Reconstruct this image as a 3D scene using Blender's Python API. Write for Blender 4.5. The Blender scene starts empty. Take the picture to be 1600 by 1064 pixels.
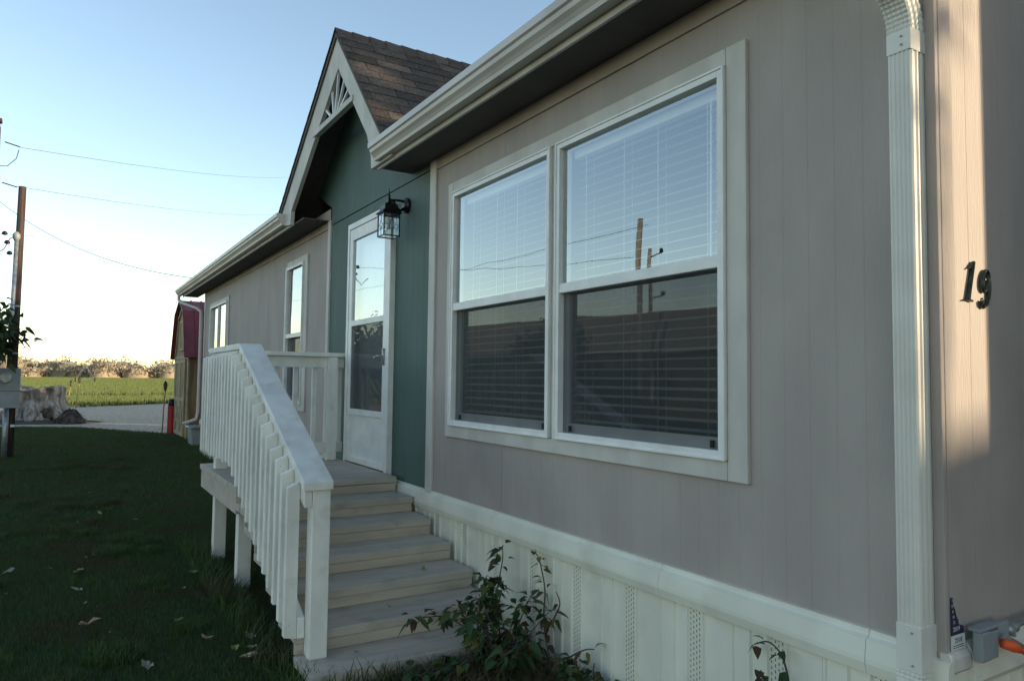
import bpy, bmesh, math, random
import numpy as np
from mathutils import Vector, Matrix
R = math.radians
random.seed(7); RNG = np.random.default_rng(7)
SC = bpy.context.scene
COL = SC.collection

# ------------------------------------------------------------------ camera
F_PX, CAM = 1133.6, Vector((-2.157, 0.0, 0.7538))
YAW, PITCH, ROLL = 0.55228, 0.054645, 0.01176
fw = Vector((math.sin(YAW)*math.cos(PITCH), math.cos(YAW)*math.cos(PITCH), math.sin(PITCH)))
rt = Vector((math.cos(YAW), -math.sin(YAW), 0)); up = rt.cross(fw)
r2 = rt*math.cos(ROLL) + up*math.sin(ROLL); u2 = up*math.cos(ROLL) - rt*math.sin(ROLL)
cd = bpy.data.cameras.new('camera'); cam = bpy.data.objects.new('camera', cd); COL.objects.link(cam)
cd.sensor_fit = 'HORIZONTAL'; cd.sensor_width = 36; cd.lens = 36*F_PX/1600
cd.clip_start = 0.05; cd.clip_end = 6000
m = Matrix((r2, u2, -fw)).transposed().to_4x4(); m.translation = CAM
cam.matrix_world = m
SC.camera = cam

# ------------------------------------------------------------------ sky, sun, exposure
SUN_AZ, SUN_EL = R(133), R(10.0)            # azimuth clockwise from +Y (away) towards +X (right)
SKY_STRENGTH, SUN_STRENGTH, EXPOSURE = 0.15, 3.4, 1.18
w = bpy.data.worlds.new('World'); SC.world = w; w.use_nodes = True
nt = w.node_tree; bg = nt.nodes['Background']
sky = nt.nodes.new('ShaderNodeTexSky'); sky.sky_type = 'NISHITA'; sky.sun_disc = False
sky.sun_elevation = SUN_EL; sky.sun_rotation = SUN_AZ; sky.altitude = 700
sky.air_density = 1.0; sky.dust_density = 0.6; sky.ozone_density = 0.55
nt.links.new(sky.outputs[0], bg.inputs[0]); bg.inputs[1].default_value = SKY_STRENGTH
sd = bpy.data.lights.new('sun', 'SUN'); sd.energy = SUN_STRENGTH; sd.angle = R(0.53); sd.color = (1.0, 0.80, 0.54)
sun = bpy.data.objects.new('sun', sd); COL.objects.link(sun)
S = Vector((math.sin(SUN_AZ)*math.cos(SUN_EL), math.cos(SUN_AZ)*math.cos(SUN_EL), math.sin(SUN_EL)))
sun.rotation_euler = S.to_track_quat('Z', 'Y').to_euler(); sun.location = (20, -20, 20)
SC.view_settings.view_transform = 'Standard'; SC.view_settings.look = 'None'
SC.view_settings.exposure = EXPOSURE; SC.view_settings.gamma = 1; SC.view_settings.use_curve_mapping = False
SC.cycles.max_bounces = 8; SC.cycles.transparent_max_bounces = 24

# ------------------------------------------------------------------ helpers
GZ = -0.66            # ground level; z = 0 is the top of the skirting cap
class MB:
    """collects geometry, then links it as ONE mesh object"""
    def __init__(s): s.v = []; s.f = []
    def add(s, vs, fs):
        b = len(s.v); s.v += [tuple(p) for p in vs]; s.f += [tuple(i+b for i in f) for f in fs]
    def box(s, x0, x1, y0, y1, z0, z1):
        x0, x1 = min(x0, x1), max(x0, x1); y0, y1 = min(y0, y1), max(y0, y1); z0, z1 = min(z0, z1), max(z0, z1)
        s.add([(x0,y0,z0),(x1,y0,z0),(x1,y1,z0),(x0,y1,z0),(x0,y0,z1),(x1,y0,z1),(x1,y1,z1),(x0,y1,z1)],
              [(0,3,2,1),(4,5,6,7),(0,1,5,4),(1,2,6,5),(2,3,7,6),(3,0,4,7)]); return s
    def prism(s, poly, fn, a, b):
        """poly of 2d points, fn(u,v,t)->xyz, extruded t from a to b"""
        n = len(poly); vs = [fn(u, v, a) for u, v in poly] + [fn(u, v, b) for u, v in poly]
        fs = [tuple(range(n))[::-1], tuple(range(n, 2*n))] + [(i, (i+1) % n, n+(i+1) % n, n+i) for i in range(n)]
        s.add(vs, fs); return s
    def tube(s, pts, r, n=8, cap=True):
        pts = [Vector(p) for p in pts]; k = len(pts)
        rs = r if isinstance(r, (list, tuple)) else [r]*k
        vs = []; ref = None
        for i, p in enumerate(pts):
            d = (pts[min(i+1, k-1)] - pts[max(i-1, 0)]).normalized()
            if ref is None: ref = d.orthogonal().normalized()
            ref = (ref - d*ref.dot(d)).normalized(); q = d.cross(ref)
            for j in range(n):
                a = 2*math.pi*j/n; vs.append(p + (ref*math.cos(a) + q*math.sin(a))*rs[i])
        fs = [(i*n+j, i*n+(j+1) % n, (i+1)*n+(j+1) % n, (i+1)*n+j) for i in range(k-1) for j in range(n)]
        if cap: fs += [tuple(range(n))[::-1], tuple(range((k-1)*n, k*n))]
        s.add(vs, fs); return s
    def lathe(s, prof, c, n=16, axis='z'):
        vs = []; k = len(prof)
        for r, z in prof:
            for j in range(n):
                a = 2*math.pi*j/n; x, y = r*math.cos(a), r*math.sin(a)
                vs.append((c[0]+x, c[1]+y, c[2]+z) if axis == 'z' else (c[0]+z, c[1]+x, c[2]+y))
        fs = [(i*n+j, i*n+(j+1) % n, (i+1)*n+(j+1) % n, (i+1)*n+j) for i in range(k-1) for j in range(n)]
        fs += [tuple(range(n))[::-1], tuple(range((k-1)*n, k*n))]
        s.add(vs, fs); return s
    def build(s, name, mat, parent=None, bevel=0, smooth=False):
        me = bpy.data.meshes.new(name); me.from_pydata(s.v, [], s.f)
        bm = bmesh.new(); bm.from_mesh(me); bmesh.ops.recalc_face_normals(bm, faces=bm.faces); bm.to_mesh(me); bm.free()
        me.materials.append(mat)
        if smooth: me.polygons.foreach_set('use_smooth', [True]*len(me.polygons))
        return link(name, me, parent, bevel)
def link(name, me, parent=None, bevel=0):
    o = bpy.data.objects.new(name, me); COL.objects.link(o)
    if parent: o.parent = parent; o.matrix_parent_inverse = parent.matrix_basis.inverted()
    if bevel:
        b = o.modifiers.new('edge', 'BEVEL'); b.width = bevel; b.segments = 2; b.limit_method = 'ANGLE'
    return o
def mesh_np(name, verts, faces, mat, parent=None, smooth=False):
    """verts (n,3), faces (m,k) arrays"""
    me = bpy.data.meshes.new(name); k = faces.shape[1]
    me.vertices.add(len(verts)); me.vertices.foreach_set('co', np.ascontiguousarray(verts, np.float32).ravel())
    me.loops.add(faces.size); me.loops.foreach_set('vertex_index', np.ascontiguousarray(faces, np.int32).ravel())
    me.polygons.add(len(faces)); me.polygons.foreach_set('loop_start', np.arange(0, faces.size, k, dtype=np.int32))
    me.polygons.foreach_set('loop_total', np.full(len(faces), k, np.int32))
    if smooth: me.polygons.foreach_set('use_smooth', np.ones(len(faces), bool))
    me.update(calc_edges=True); me.validate(); me.materials.append(mat)
    return link(name, me, parent)
def thing(name, label, cat, loc, group=None):
    o = bpy.data.objects.new(name, None); COL.objects.link(o); o.location = loc; o.empty_display_size = 0.1
    tag(o, label, cat, group); return o
def tag(o, label=None, cat=None, group=None, kind=None):
    if label: o['label'] = label
    if cat: o['category'] = cat
    if group: o['group'] = group
    if kind: o['kind'] = kind
    return o
def clone(o, name, parent=None, loc=None, rot=None, scale=None):
    c = o.copy(); c.name = name; COL.objects.link(c)
    if parent: c.parent = parent; c.matrix_parent_inverse = parent.matrix_basis.inverted()
    if loc is not None: c.location = loc
    if rot is not None: c.rotation_euler = rot
    if scale is not None: c.scale = scale
    return c

# ------------------------------------------------------------------ materials
def mat(name, col, rough=0.6, var=0.12, scale=6.0, stretch=(1,1,1), bump=0.0, bscale=40.0, bstretch=(1,1,1),
        metal=0.0, col2=None, dirt=0.0, dirt_col=(0.05,0.045,0.04), dirt_scale=1.3, spec=0.5, rnd=0.0):
    ma = bpy.data.materials.new(name); ma.use_nodes = True; n = ma.node_tree; L = n.links.new
    b = n.nodes['Principled BSDF']; b.inputs['Roughness'].default_value = rough; b.inputs['Metallic'].default_value = metal
    b.inputs['Specular IOR Level'].default_value = spec
    tc = n.nodes.new('ShaderNodeTexCoord')
    def noise(sc, st, detail=5):
        mp = n.nodes.new('ShaderNodeMapping'); mp.inputs['Scale'].default_value = st; L(tc.outputs['Object'], mp.inputs[0])
        t = n.nodes.new('ShaderNodeTexNoise'); t.inputs['Scale'].default_value = sc; t.inputs['Detail'].default_value = detail
        L(mp.outputs[0], t.inputs[0]); return t.outputs[0]
    def mix(f, a, c2):
        x = n.nodes.new('ShaderNodeMix'); x.data_type = 'RGBA'
        if isinstance(f, (int, float)): x.inputs[0].default_value = f
        else: L(f, x.inputs[0])
        for i, c in ((6, a), (7, c2)):
            if isinstance(c, tuple): x.inputs[i].default_value = (*c, 1)
            else: L(c, x.inputs[i])
        return x.outputs[2]
    def ramp(f, lo, hi):
        q = n.nodes.new('ShaderNodeMapRange'); q.inputs[1].default_value = lo; q.inputs[2].default_value = hi
        q.interpolation_type = 'SMOOTHSTEP'; L(f, q.inputs[0]); return q.outputs[0]
    c2 = col2 or tuple(c*(1-2*var) for c in col); c1 = col if col2 else tuple(c*(1+var) for c in col)
    out = mix(ramp(noise(scale, stretch), 0.35, 0.65), c1, c2)
    if dirt:
        dn = noise(dirt_scale, (1,1,1), 8)
        f = ramp(dn, 0.52, 0.75); mm = n.nodes.new('ShaderNodeMath'); mm.operation = 'MULTIPLY'; mm.inputs[1].default_value = dirt
        L(f, mm.inputs[0]); out = mix(mm.outputs[0], out, dirt_col)
    if rnd:
        oi = n.nodes.new('ShaderNodeObjectInfo'); h = n.nodes.new('ShaderNodeHueSaturation')
        q = n.nodes.new('ShaderNodeMapRange'); q.inputs[3].default_value = 1-rnd; q.inputs[4].default_value = 1+rnd
        L(oi.outputs['Random'], q.inputs[0]); L(q.outputs[0], h.inputs['Value']); L(out, h.inputs['Color']); out = h.outputs[0]
    L(out, b.inputs['Base Color'])
    if bump:
        bp = n.nodes.new('ShaderNodeBump'); bp.inputs['Strength'].default_value = bump; bp.inputs['Distance'].default_value = 0.01
        L(noise(bscale, bstretch, 6), bp.inputs['Height']); L(bp.outputs[0], b.inputs['Normal'])
    return ma
def leaf_mat(name, cols, trans=0.25, rough=0.5, patch=None):
    """colour differs from leaf to leaf (random per island), slightly translucent"""
    ma = bpy.data.materials.new(name); ma.use_nodes = True; n = ma.node_tree; L = n.links.new
    b = n.nodes['Principled BSDF']; b.inputs['Roughness'].default_value = rough; b.inputs['Specular IOR Level'].default_value = 0.3
    g = n.nodes.new('ShaderNodeNewGeometry'); cr = n.nodes.new('ShaderNodeValToRGB'); L(g.outputs['Random Per Island'], cr.inputs[0])
    cr.color_ramp.interpolation = 'CONSTANT' if len(cols) > 3 else 'LINEAR'
    e = cr.color_ramp.elements
    for i, c in enumerate(cols):
        p = i/len(cols) if len(cols) > 3 else i/max(1, len(cols)-1)
        el = e[i] if i < 2 else e.new(p); el.position = p; el.color = (*c, 1)
    out = cr.outputs[0]
    if patch:                                   # worn and dry patches, larger than a blade
        tc = n.nodes.new('ShaderNodeTexCoord'); ns = n.nodes.new('ShaderNodeTexNoise'); ns.inputs['Scale'].default_value = 1.7; ns.inputs['Detail'].default_value = 6
        L(tc.outputs['Object'], ns.inputs[0]); q = n.nodes.new('ShaderNodeMapRange'); q.inputs[1].default_value = .42; q.inputs[2].default_value = .66; q.inputs[4].default_value = .85
        L(ns.outputs[0], q.inputs[0]); x = n.nodes.new('ShaderNodeMix'); x.data_type = 'RGBA'; L(q.outputs[0], x.inputs[0]); L(out, x.inputs[6]); x.inputs[7].default_value = (*patch, 1); out = x.outputs[2]
    L(out, b.inputs['Base Color'])
    t = n.nodes.new('ShaderNodeBsdfTranslucent'); L(out, t.inputs[0])
    mx = n.nodes.new('ShaderNodeMixShader'); mx.inputs[0].default_value = trans
    L(b.outputs[0], mx.inputs[1]); L(t.outputs[0], mx.inputs[2]); L(mx.outputs[0], n.nodes['Material Output'].inputs[0])
    return ma
def glass_mat(name, r0=0.2, tint=(0.85,0.9,0.9)):
    ma = bpy.data.materials.new(name); ma.use_nodes = True; n = ma.node_tree; L = n.links.new
    n.nodes.remove(n.nodes['Principled BSDF'])
    lw = n.nodes.new('ShaderNodeLayerWeight'); lw.inputs[0].default_value = 0.5
    pw = n.nodes.new('ShaderNodeMath'); pw.operation = 'POWER'; pw.inputs[1].default_value = 3.5; L(lw.outputs['Facing'], pw.inputs[0])
    fr = n.nodes.new('ShaderNodeMapRange'); fr.inputs[3].default_value = r0; fr.inputs[4].default_value = 1.0; L(pw.outputs[0], fr.inputs[0])
    gl = n.nodes.new('ShaderNodeBsdfGlossy'); gl.inputs['Roughness'].default_value = 0.012; gl.inputs['Color'].default_value = (0.92,0.95,0.97,1)
    tr = n.nodes.new('ShaderNodeBsdfTransparent'); tr.inputs[0].default_value = (*tint, 1)
    tc = n.nodes.new('ShaderNodeTexCoord'); ns = n.nodes.new('ShaderNodeTexNoise'); ns.inputs['Scale'].default_value = 2.2; ns.inputs['Detail'].default_value = 1
    L(tc.outputs['Object'], ns.inputs[0]); bp = n.nodes.new('ShaderNodeBump'); bp.inputs['Strength'].default_value = 0.06; bp.inputs['Distance'].default_value = 0.02
    L(ns.outputs[0], bp.inputs['Height']); L(bp.outputs[0], gl.inputs['Normal'])
    mx = n.nodes.new('ShaderNodeMixShader'); L(fr.outputs[0], mx.inputs[0]); L(tr.outputs[0], mx.inputs[1]); L(gl.outputs[0], mx.inputs[2])
    L(mx.outputs[0], n.nodes['Material Output'].inputs[0]); return ma
def screen_mat(name, cover=0.45, col=(0.03,0.035,0.035)):
    ma = bpy.data.materials.new(name); ma.use_nodes = True; n = ma.node_tree; L = n.links.new
    b = n.nodes['Principled BSDF']; b.inputs['Base Color'].default_value = (*col, 1); b.inputs['Roughness'].default_value = 0.7
    tc = n.nodes.new('ShaderNodeTexCoord'); wv = n.nodes.new('ShaderNodeTexNoise'); wv.inputs['Scale'].default_value = 3.0
    L(tc.outputs['Object'], wv.inputs[0]); q = n.nodes.new('ShaderNodeMapRange'); q.inputs[3].default_value = cover-0.08; q.inputs[4].default_value = cover+0.08
    L(wv.outputs[0], q.inputs[0])
    tr = n.nodes.new('ShaderNodeBsdfTransparent'); mx = n.nodes.new('ShaderNodeMixShader')
    L(q.outputs[0], mx.inputs[0]); L(tr.outputs[0], mx.inputs[1]); L(b.outputs[0], mx.inputs[2])
    L(mx.outputs[0], n.nodes['Material Output'].inputs[0]); return ma

M = dict(
    siding=mat('beige_siding', (0.405,0.350,0.312), 0.75, 0.04, 3, (1,1,0.4), 0.28, 45, (3,3,0.3), dirt=0.14),
    green=mat('green_siding', (0.070,0.122,0.102), 0.65, 0.08, 3, (1,1,0.3), 0.35, 30, (3,3,0.25), dirt=0.12),
    trim=mat('trim_paint', (0.585,0.55,0.49), 0.65, 0.06, 5, (1,1,0.5), 0.2, 35, (3,3,0.4), dirt=0.12),
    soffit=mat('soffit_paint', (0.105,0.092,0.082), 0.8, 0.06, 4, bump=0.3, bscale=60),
    gutter=mat('gutter_enamel', (0.58,0.53,0.48), 0.4, 0.05, 3, (1,0.3,1), 0.06, 12, (1,0.4,1), dirt=0.18, dirt_scale=3),
    vinyl=mat('white_vinyl', (0.80,0.79,0.75), 0.42, 0.03, 8, dirt=0.12, dirt_scale=5),
    downspout=mat('downspout_enamel', (0.74,0.71,0.63), 0.42, 0.05, 4, (1,1,0.3), 0.05, 15, dirt=0.15, dirt_scale=4, dirt_col=(0.2,0.16,0.12)),
    skirt=mat('cream_vinyl_skirting', (0.78,0.76,0.64), 0.55, 0.04, 4, (1,1,0.5), 0.05, 25, dirt=0.34, dirt_scale=3.4, dirt_col=(0.40,0.35,0.25)),
    dark=mat('black_void', (0.012,0.012,0.012), 0.9, 0.1),
    rail=mat('white_rail_paint', (0.82,0.80,0.73), 0.55, 0.05, 7, (1,1,0.4), 0.18, 45, (4,4,0.5), dirt=0.30, dirt_scale=9, dirt_col=(0.42,0.38,0.30), rnd=0.06),
    tread=mat('worn_step_paint', (0.47,0.415,0.345), 0.75, 0.05, 4, (0.6,3,3), 0.14, 30, (0.5,6,6), dirt=0.42, dirt_scale=8, dirt_col=(0.24,0.21,0.175), rnd=0.05),
    riser=mat('tan_riser_paint', (0.48,0.41,0.325), 0.75, 0.07, 4, (0.4,3,3), 0.2, 30, (0.5,6,6), dirt=0.3, dirt_scale=5, dirt_col=(0.15,0.13,0.10), rnd=0.04),
    shingle=mat('asphalt_shingle', (0.092,0.072,0.056), 0.95, 0.25, 60, bump=0.7, bscale=220, col2=(0.042,0.034,0.029), rnd=0.42),
    glass=glass_mat('window_glass', 0.23), lglass=glass_mat('lantern_glass', 0.08, (0.8,0.85,0.85)),
    screen=screen_mat('insect_screen', 0.58), blind=mat('blind_slat', (0.80,0.78,0.72), 0.5, 0.03),
    interior=mat('interior_paint', (0.30,0.27,0.24), 0.9, 0.05), carpet=mat('carpet', (0.12,0.10,0.085), 0.95, 0.1),
    iron=mat('black_iron', (0.012,0.012,0.012), 0.4, 0.2, 20, metal=0.3),
    bronze=mat('dark_bronze', (0.035,0.032,0.026), 0.35, 0.3, 40, metal=0.7, col2=(0.06,0.075,0.05)),
    steel=mat('galvanised_steel', (0.36,0.37,0.37), 0.45, 0.12, 15, metal=0.6),
    greybox=mat('grey_enamel', (0.27,0.295,0.30), 0.5, 0.06, 6, dirt=0.2, dirt_scale=4),
    purple=mat('purple_sticker', (0.03,0.018,0.06), 0.4, 0.1), white=mat('sticker_white', (0.7,0.7,0.68), 0.5, 0.03),
    ink=mat('black_ink', (0.02,0.02,0.025), 0.5, 0.05), orange=mat('orange_cord_rubber', (0.75,0.10,0.02), 0.5, 0.08),
    pole=mat('weathered_pole', (0.062,0.037,0.028), 0.9, 0.25, 9, (3,3,0.15), 0.6, 30, (4,4,0.2)),
    greypole=mat('grey_weathered_pole', (0.20,0.185,0.165), 0.9, 0.25, 9, (3,3,0.15), 0.6, 30, (4,4,0.2)),
    wire=mat('wire', (0.03,0.03,0.03), 0.5, 0.1),
    osb=mat('weathered_plywood', (0.36,0.25,0.115), 0.85, 0.2, 5, (2,2,0.25), 0.3, 30, (3,3,0.3), dirt=0.3),
    shedtrim=mat('shed_trim', (0.42,0.35,0.22), 0.8, 0.1, 6), shedside=mat('brown_shed_siding', (0.23,0.14,0.07), 0.85, 0.2, 5, (2,2,0.2), 0.3, 30, (3,3,0.3)),
    redroof=mat('red_metal_roof', (0.17,0.022,0.03), 0.5, 0.1, 5, dirt=0.12), redpaint=mat('red_paint', (0.42,0.02,0.03), 0.45, 0.08, 6),
    stump=mat('dead_stump_wood', (0.40,0.355,0.295), 0.95, 0.2, 4.5, (2,2,0.22), 1.0, 9, (3,3,0.3), col2=(0.17,0.135,0.105), dirt=0.75, dirt_scale=2.6, dirt_col=(0.05,0.035,0.027)),
    brush=mat('dead_brush', (0.085,0.064,0.050), 0.95, 0.3, 9), bamboo=mat('bamboo_pole', (0.34,0.22,0.10), 0.7, 0.15, 10),
    ground=mat('bare_ground', (0.24,0.20,0.145), 0.95, 0.15, 0.4, bump=0.3, bscale=8, dirt=0.4, dirt_col=(0.12,0.13,0.06), dirt_scale=0.05),
    soil=mat('dark_soil', (0.062,0.050,0.034), 0.95, 0.3, 14, bump=0.9, bscale=35, dirt=0.5, dirt_col=(0.12,0.10,0.07), dirt_scale=6),
    lawnsoil=mat('lawn_thatch', (0.022,0.028,0.012), 0.95, 0.25, 5, bump=0.5, bscale=60, col2=(0.026,0.034,0.012)),
    gravel=mat('gravel', (0.43,0.345,0.25), 0.95, 0.12, 14, (1,0.35,1), 0.9, 40, dirt=0.35, dirt_col=(0.27,0.21,0.15), dirt_scale=0.35),
    field=mat('alfalfa_field', (0.14,0.175,0.055), 0.9, 0.12, 0.35, (0.5,1.5,1), 0.9, 3, dirt=0.3, dirt_col=(0.17,0.18,0.06), dirt_scale=0.03),
    drystrip=mat('dry_grass_strip', (0.36,0.27,0.13), 0.95, 0.15, 0.3, bump=0.8, bscale=2),
    grass=leaf_mat('grass_blade', [(0.034,0.078,0.020),(0.056,0.110,0.030),(0.092,0.126,0.042)], 0.35, patch=(0.082,0.076,0.033)),
    edge_shadow_grass=leaf_mat('edge_and_shadow_line_grass', [(0.05,0.085,0.02),(0.09,0.12,0.035),(0.14,0.14,0.05)], 0.3),
    bush=leaf_mat('vine_leaf', [(0.030,0.066,0.022),(0.042,0.082,0.028),(0.024,0.056,0.020),(0.055,0.095,0.030),(0.036,0.074,0.026),(0.046,0.085,0.028),(0.030,0.062,0.024),(0.060,0.10,0.03),(0.12,0.13,0.03),(0.085,0.05,0.026)], 0.25),
    tree=leaf_mat('tree_leaf', [(0.026,0.048,0.016),(0.045,0.07,0.024),(0.07,0.085,0.03)], 0.3),
    far=leaf_mat('dry_shrub_leaf', [(0.30,0.245,0.17),(0.36,0.295,0.205),(0.23,0.22,0.15),(0.31,0.255,0.18),(0.39,0.32,0.225)], 0.12, 0.9),
    bark=mat('bark', (0.10,0.08,0.06), 0.95, 0.25, 9, (3,3,0.3), 0.8, 20, (3,3,0.4)),
    leaf_yellow=mat('dry_yellow_leaf', (0.38,0.30,0.10), 0.7, 0.15, 30), leaf_tan=mat('dry_tan_leaf', (0.36,0.27,0.16), 0.75, 0.15, 30),
    leaf_pale=mat('pale_leaf_underside', (0.27,0.27,0.22), 0.7, 0.15, 30), leaf_green=mat('green_fallen_leaf', (0.16,0.22,0.05), 0.6, 0.15, 30),
    nwall=mat('brown_neighbour_siding', (0.045,0.036,0.03), 0.8, 0.1, 3, (1,1,0.3)), nroof=mat('tan_neighbour_roof', (0.24,0.20,0.165), 0.95, 0.15, 8, bump=0.5, bscale=60),
    blocker_siding=mat('pale_blocker_siding', (0.22,0.19,0.16), 0.8, 0.08, 3),
)

# ================================================================== setting
def sheet(name, pts, z, ma, kind='structure'):
    mb = MB(); mb.add([(x, y, z) for x, y in pts], [tuple(range(len(pts)))]); o = mb.build(name, ma); o['kind'] = kind
    if o.data.polygons[0].normal.z < 0: o.data.flip_normals()
    return o
sheet('ground', [(-4000,-400),(4000,-400),(4000,5000),(-4000,5000)], GZ-0.02, M['ground'])
sheet('lawn', [(-16,-6),(0.1,-6),(0.1,14.6),(0.6,17.2),(0.1,19.6),(-0.8,21.2),(-1.7,22.8),(-3.2,23.6),(-8,25),(-16,26)], GZ, M['lawnsoil'])
sheet('gravel_road', [(-60,24),(-8,25.0),(-3.2,23.5),(-1.7,22.7),(-0.8,21.1),(0.1,19.5),(2,18),(14,17),(60,17),(60,46),(2.4,41.6),(-1.4,37.6),(-60,36)], GZ-0.006, M['gravel'])
sheet('field', [(-60,36.05),(-1.4,37.65),(2.4,41.65),(60,46.05),(700,90),(700,350),(-500,310),(-500,60)], GZ-0.010, M['field'])
sheet('dry_grass_verge', [(-700,305),(700,352),(900,700),(-900,660)], GZ-0.014, M['drystrip'])
sheet('soil_bed', [(-0.62,1.0),(-0.02,1.0),(-0.02,3.28),(-0.75,3.24),(-0.85,2.4),(-0.7,1.6)], GZ+0.006, M['soil'])

def blades(name, n, area, hmin, hmax, wid, ma, mask=None, lean=0.6, z0=GZ):
    x0, x1, y0, y1 = area
    p = np.column_stack([RNG.uniform(x0, x1, n), RNG.uniform(y0, y1, n)])
    if mask is not None: p = p[mask(p)]
    n = len(p); h = RNG.uniform(hmin, hmax, n); a = RNG.uniform(0, 2*np.pi, n); b = RNG.uniform(0, 2*np.pi, n)
    wx, wy = np.cos(a)*wid/2, np.sin(a)*wid/2; lx, ly = np.cos(b)*h*lean*RNG.uniform(0, 1, n), np.sin(b)*h*lean*RNG.uniform(0, 1, n)
    V = np.empty((n, 5, 3)); z = np.full(n, z0)
    V[:,0] = np.column_stack([p[:,0]-wx, p[:,1]-wy, z]); V[:,1] = np.column_stack([p[:,0]+wx, p[:,1]+wy, z])
    V[:,2] = np.column_stack([p[:,0]+wx*.8+lx*.35, p[:,1]+wy*.8+ly*.35, z+h*.6]); V[:,3] = np.column_stack([p[:,0]-wx*.8+lx*.35, p[:,1]-wy*.8+ly*.35, z+h*.6])
    V[:,4] = np.column_stack([p[:,0]+lx, p[:,1]+ly, z+h])
    i = np.arange(n)[:,None]*5
    Fc = np.vstack([i+np.array([0,1,2]), i+np.array([0,2,3]), i+np.array([3,2,4])])
    return V.reshape(-1,3), Fc
def lawn_mask(p):
    x, y = p[:,0], p[:,1]
    edge = np.interp(y, [-6,14.6,17.2,19.6,21.2,22.8,23.6,25], [0,0,0.55,0.05,-0.85,-1.75,-3.2,-8])
    return (x < edge) & ~((x > -1.14) & (y > 3.28) & (y < 4.4)) & ~((x > -0.62) & (y < 3.3))
parts = [blades('', 190000, (-3.2,0,2.6,8.5), .016, .045, .0036, None, lawn_mask),
         blades('', 100000, (-4.2,0.6,8.5,15), .02, .05, .006, None, lawn_mask),
         blades('', 60000, (-5.0,0.6,15,24), .03, .06, .010, None, lawn_mask),
         blades('', 55000, (-4.8,-3.2,0,8.5), .018, .05, .005, None, lawn_mask),
         blades('', 42000, (-3.2,0,-.5,2.6), .018, .05, .005, None, lawn_mask),
         blades('', 50000, (-9,-4.8,-2,12), .03, .06, .008, None, lawn_mask)]
# longer unmown grass along the steps and skirting
def fringe(p): return (np.abs(p[:,0]+1.22) < .10) & (p[:,1] > 3.2) & (p[:,1] < 6.6) | (np.abs(p[:,1]-3.2) < .06) & (p[:,0] > -1.2) & (p[:,0] < -.75) | (p[:,0] > -.12) & (p[:,1] > 6.6)
parts.append(blades('', 30000, (-1.4,0,3.1,14.2), .06, .15, .006, None, fringe, 0.9))
ck = [(random.uniform(-3.2,-1.25), random.uniform(3.6,14), random.uniform(.04,.14)) for _ in range(70)]
def clumps(p): return np.any([((p[:,0]-x)**2+(p[:,1]-y)**2) < r_*r_ for x, y, r_ in ck], axis=0)
parts.append(blades('', 260000, (-3.4,-1.1,3.4,14.2), .045, .085, .0045, None, clumps, 0.9))
vs, fs, off = [], [], 0
for V, Fc in parts: vs.append(V); fs.append(Fc+off); off += len(V)
tag(mesh_np('lawn_grass', np.vstack(vs), np.vstack(fs), M['grass']), 'short dark green mown lawn grass in the shade', 'grass', kind='stuff')
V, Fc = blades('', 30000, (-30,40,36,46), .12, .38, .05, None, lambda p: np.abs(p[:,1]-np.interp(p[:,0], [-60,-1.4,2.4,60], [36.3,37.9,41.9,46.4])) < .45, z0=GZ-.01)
V2, F2 = blades('', 26000, (-30,40,50,60), .25, .5, .07, None, lambda p: np.abs(p[:,1]-np.interp(p[:,0], [-30,40], [52.0,55.0])) < .5, z0=GZ-.01)  # row of taller, darker blades stands in for a shadow line across the field
tag(mesh_np('edge_and_shadow_line_grass', np.vstack([V, V2]), np.vstack([Fc, F2+len(V)]), M['edge_shadow_grass']), 'taller rough grass along the field edge, plus a dark blade row standing in for a shadow line', 'grass', kind='stuff')

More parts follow.
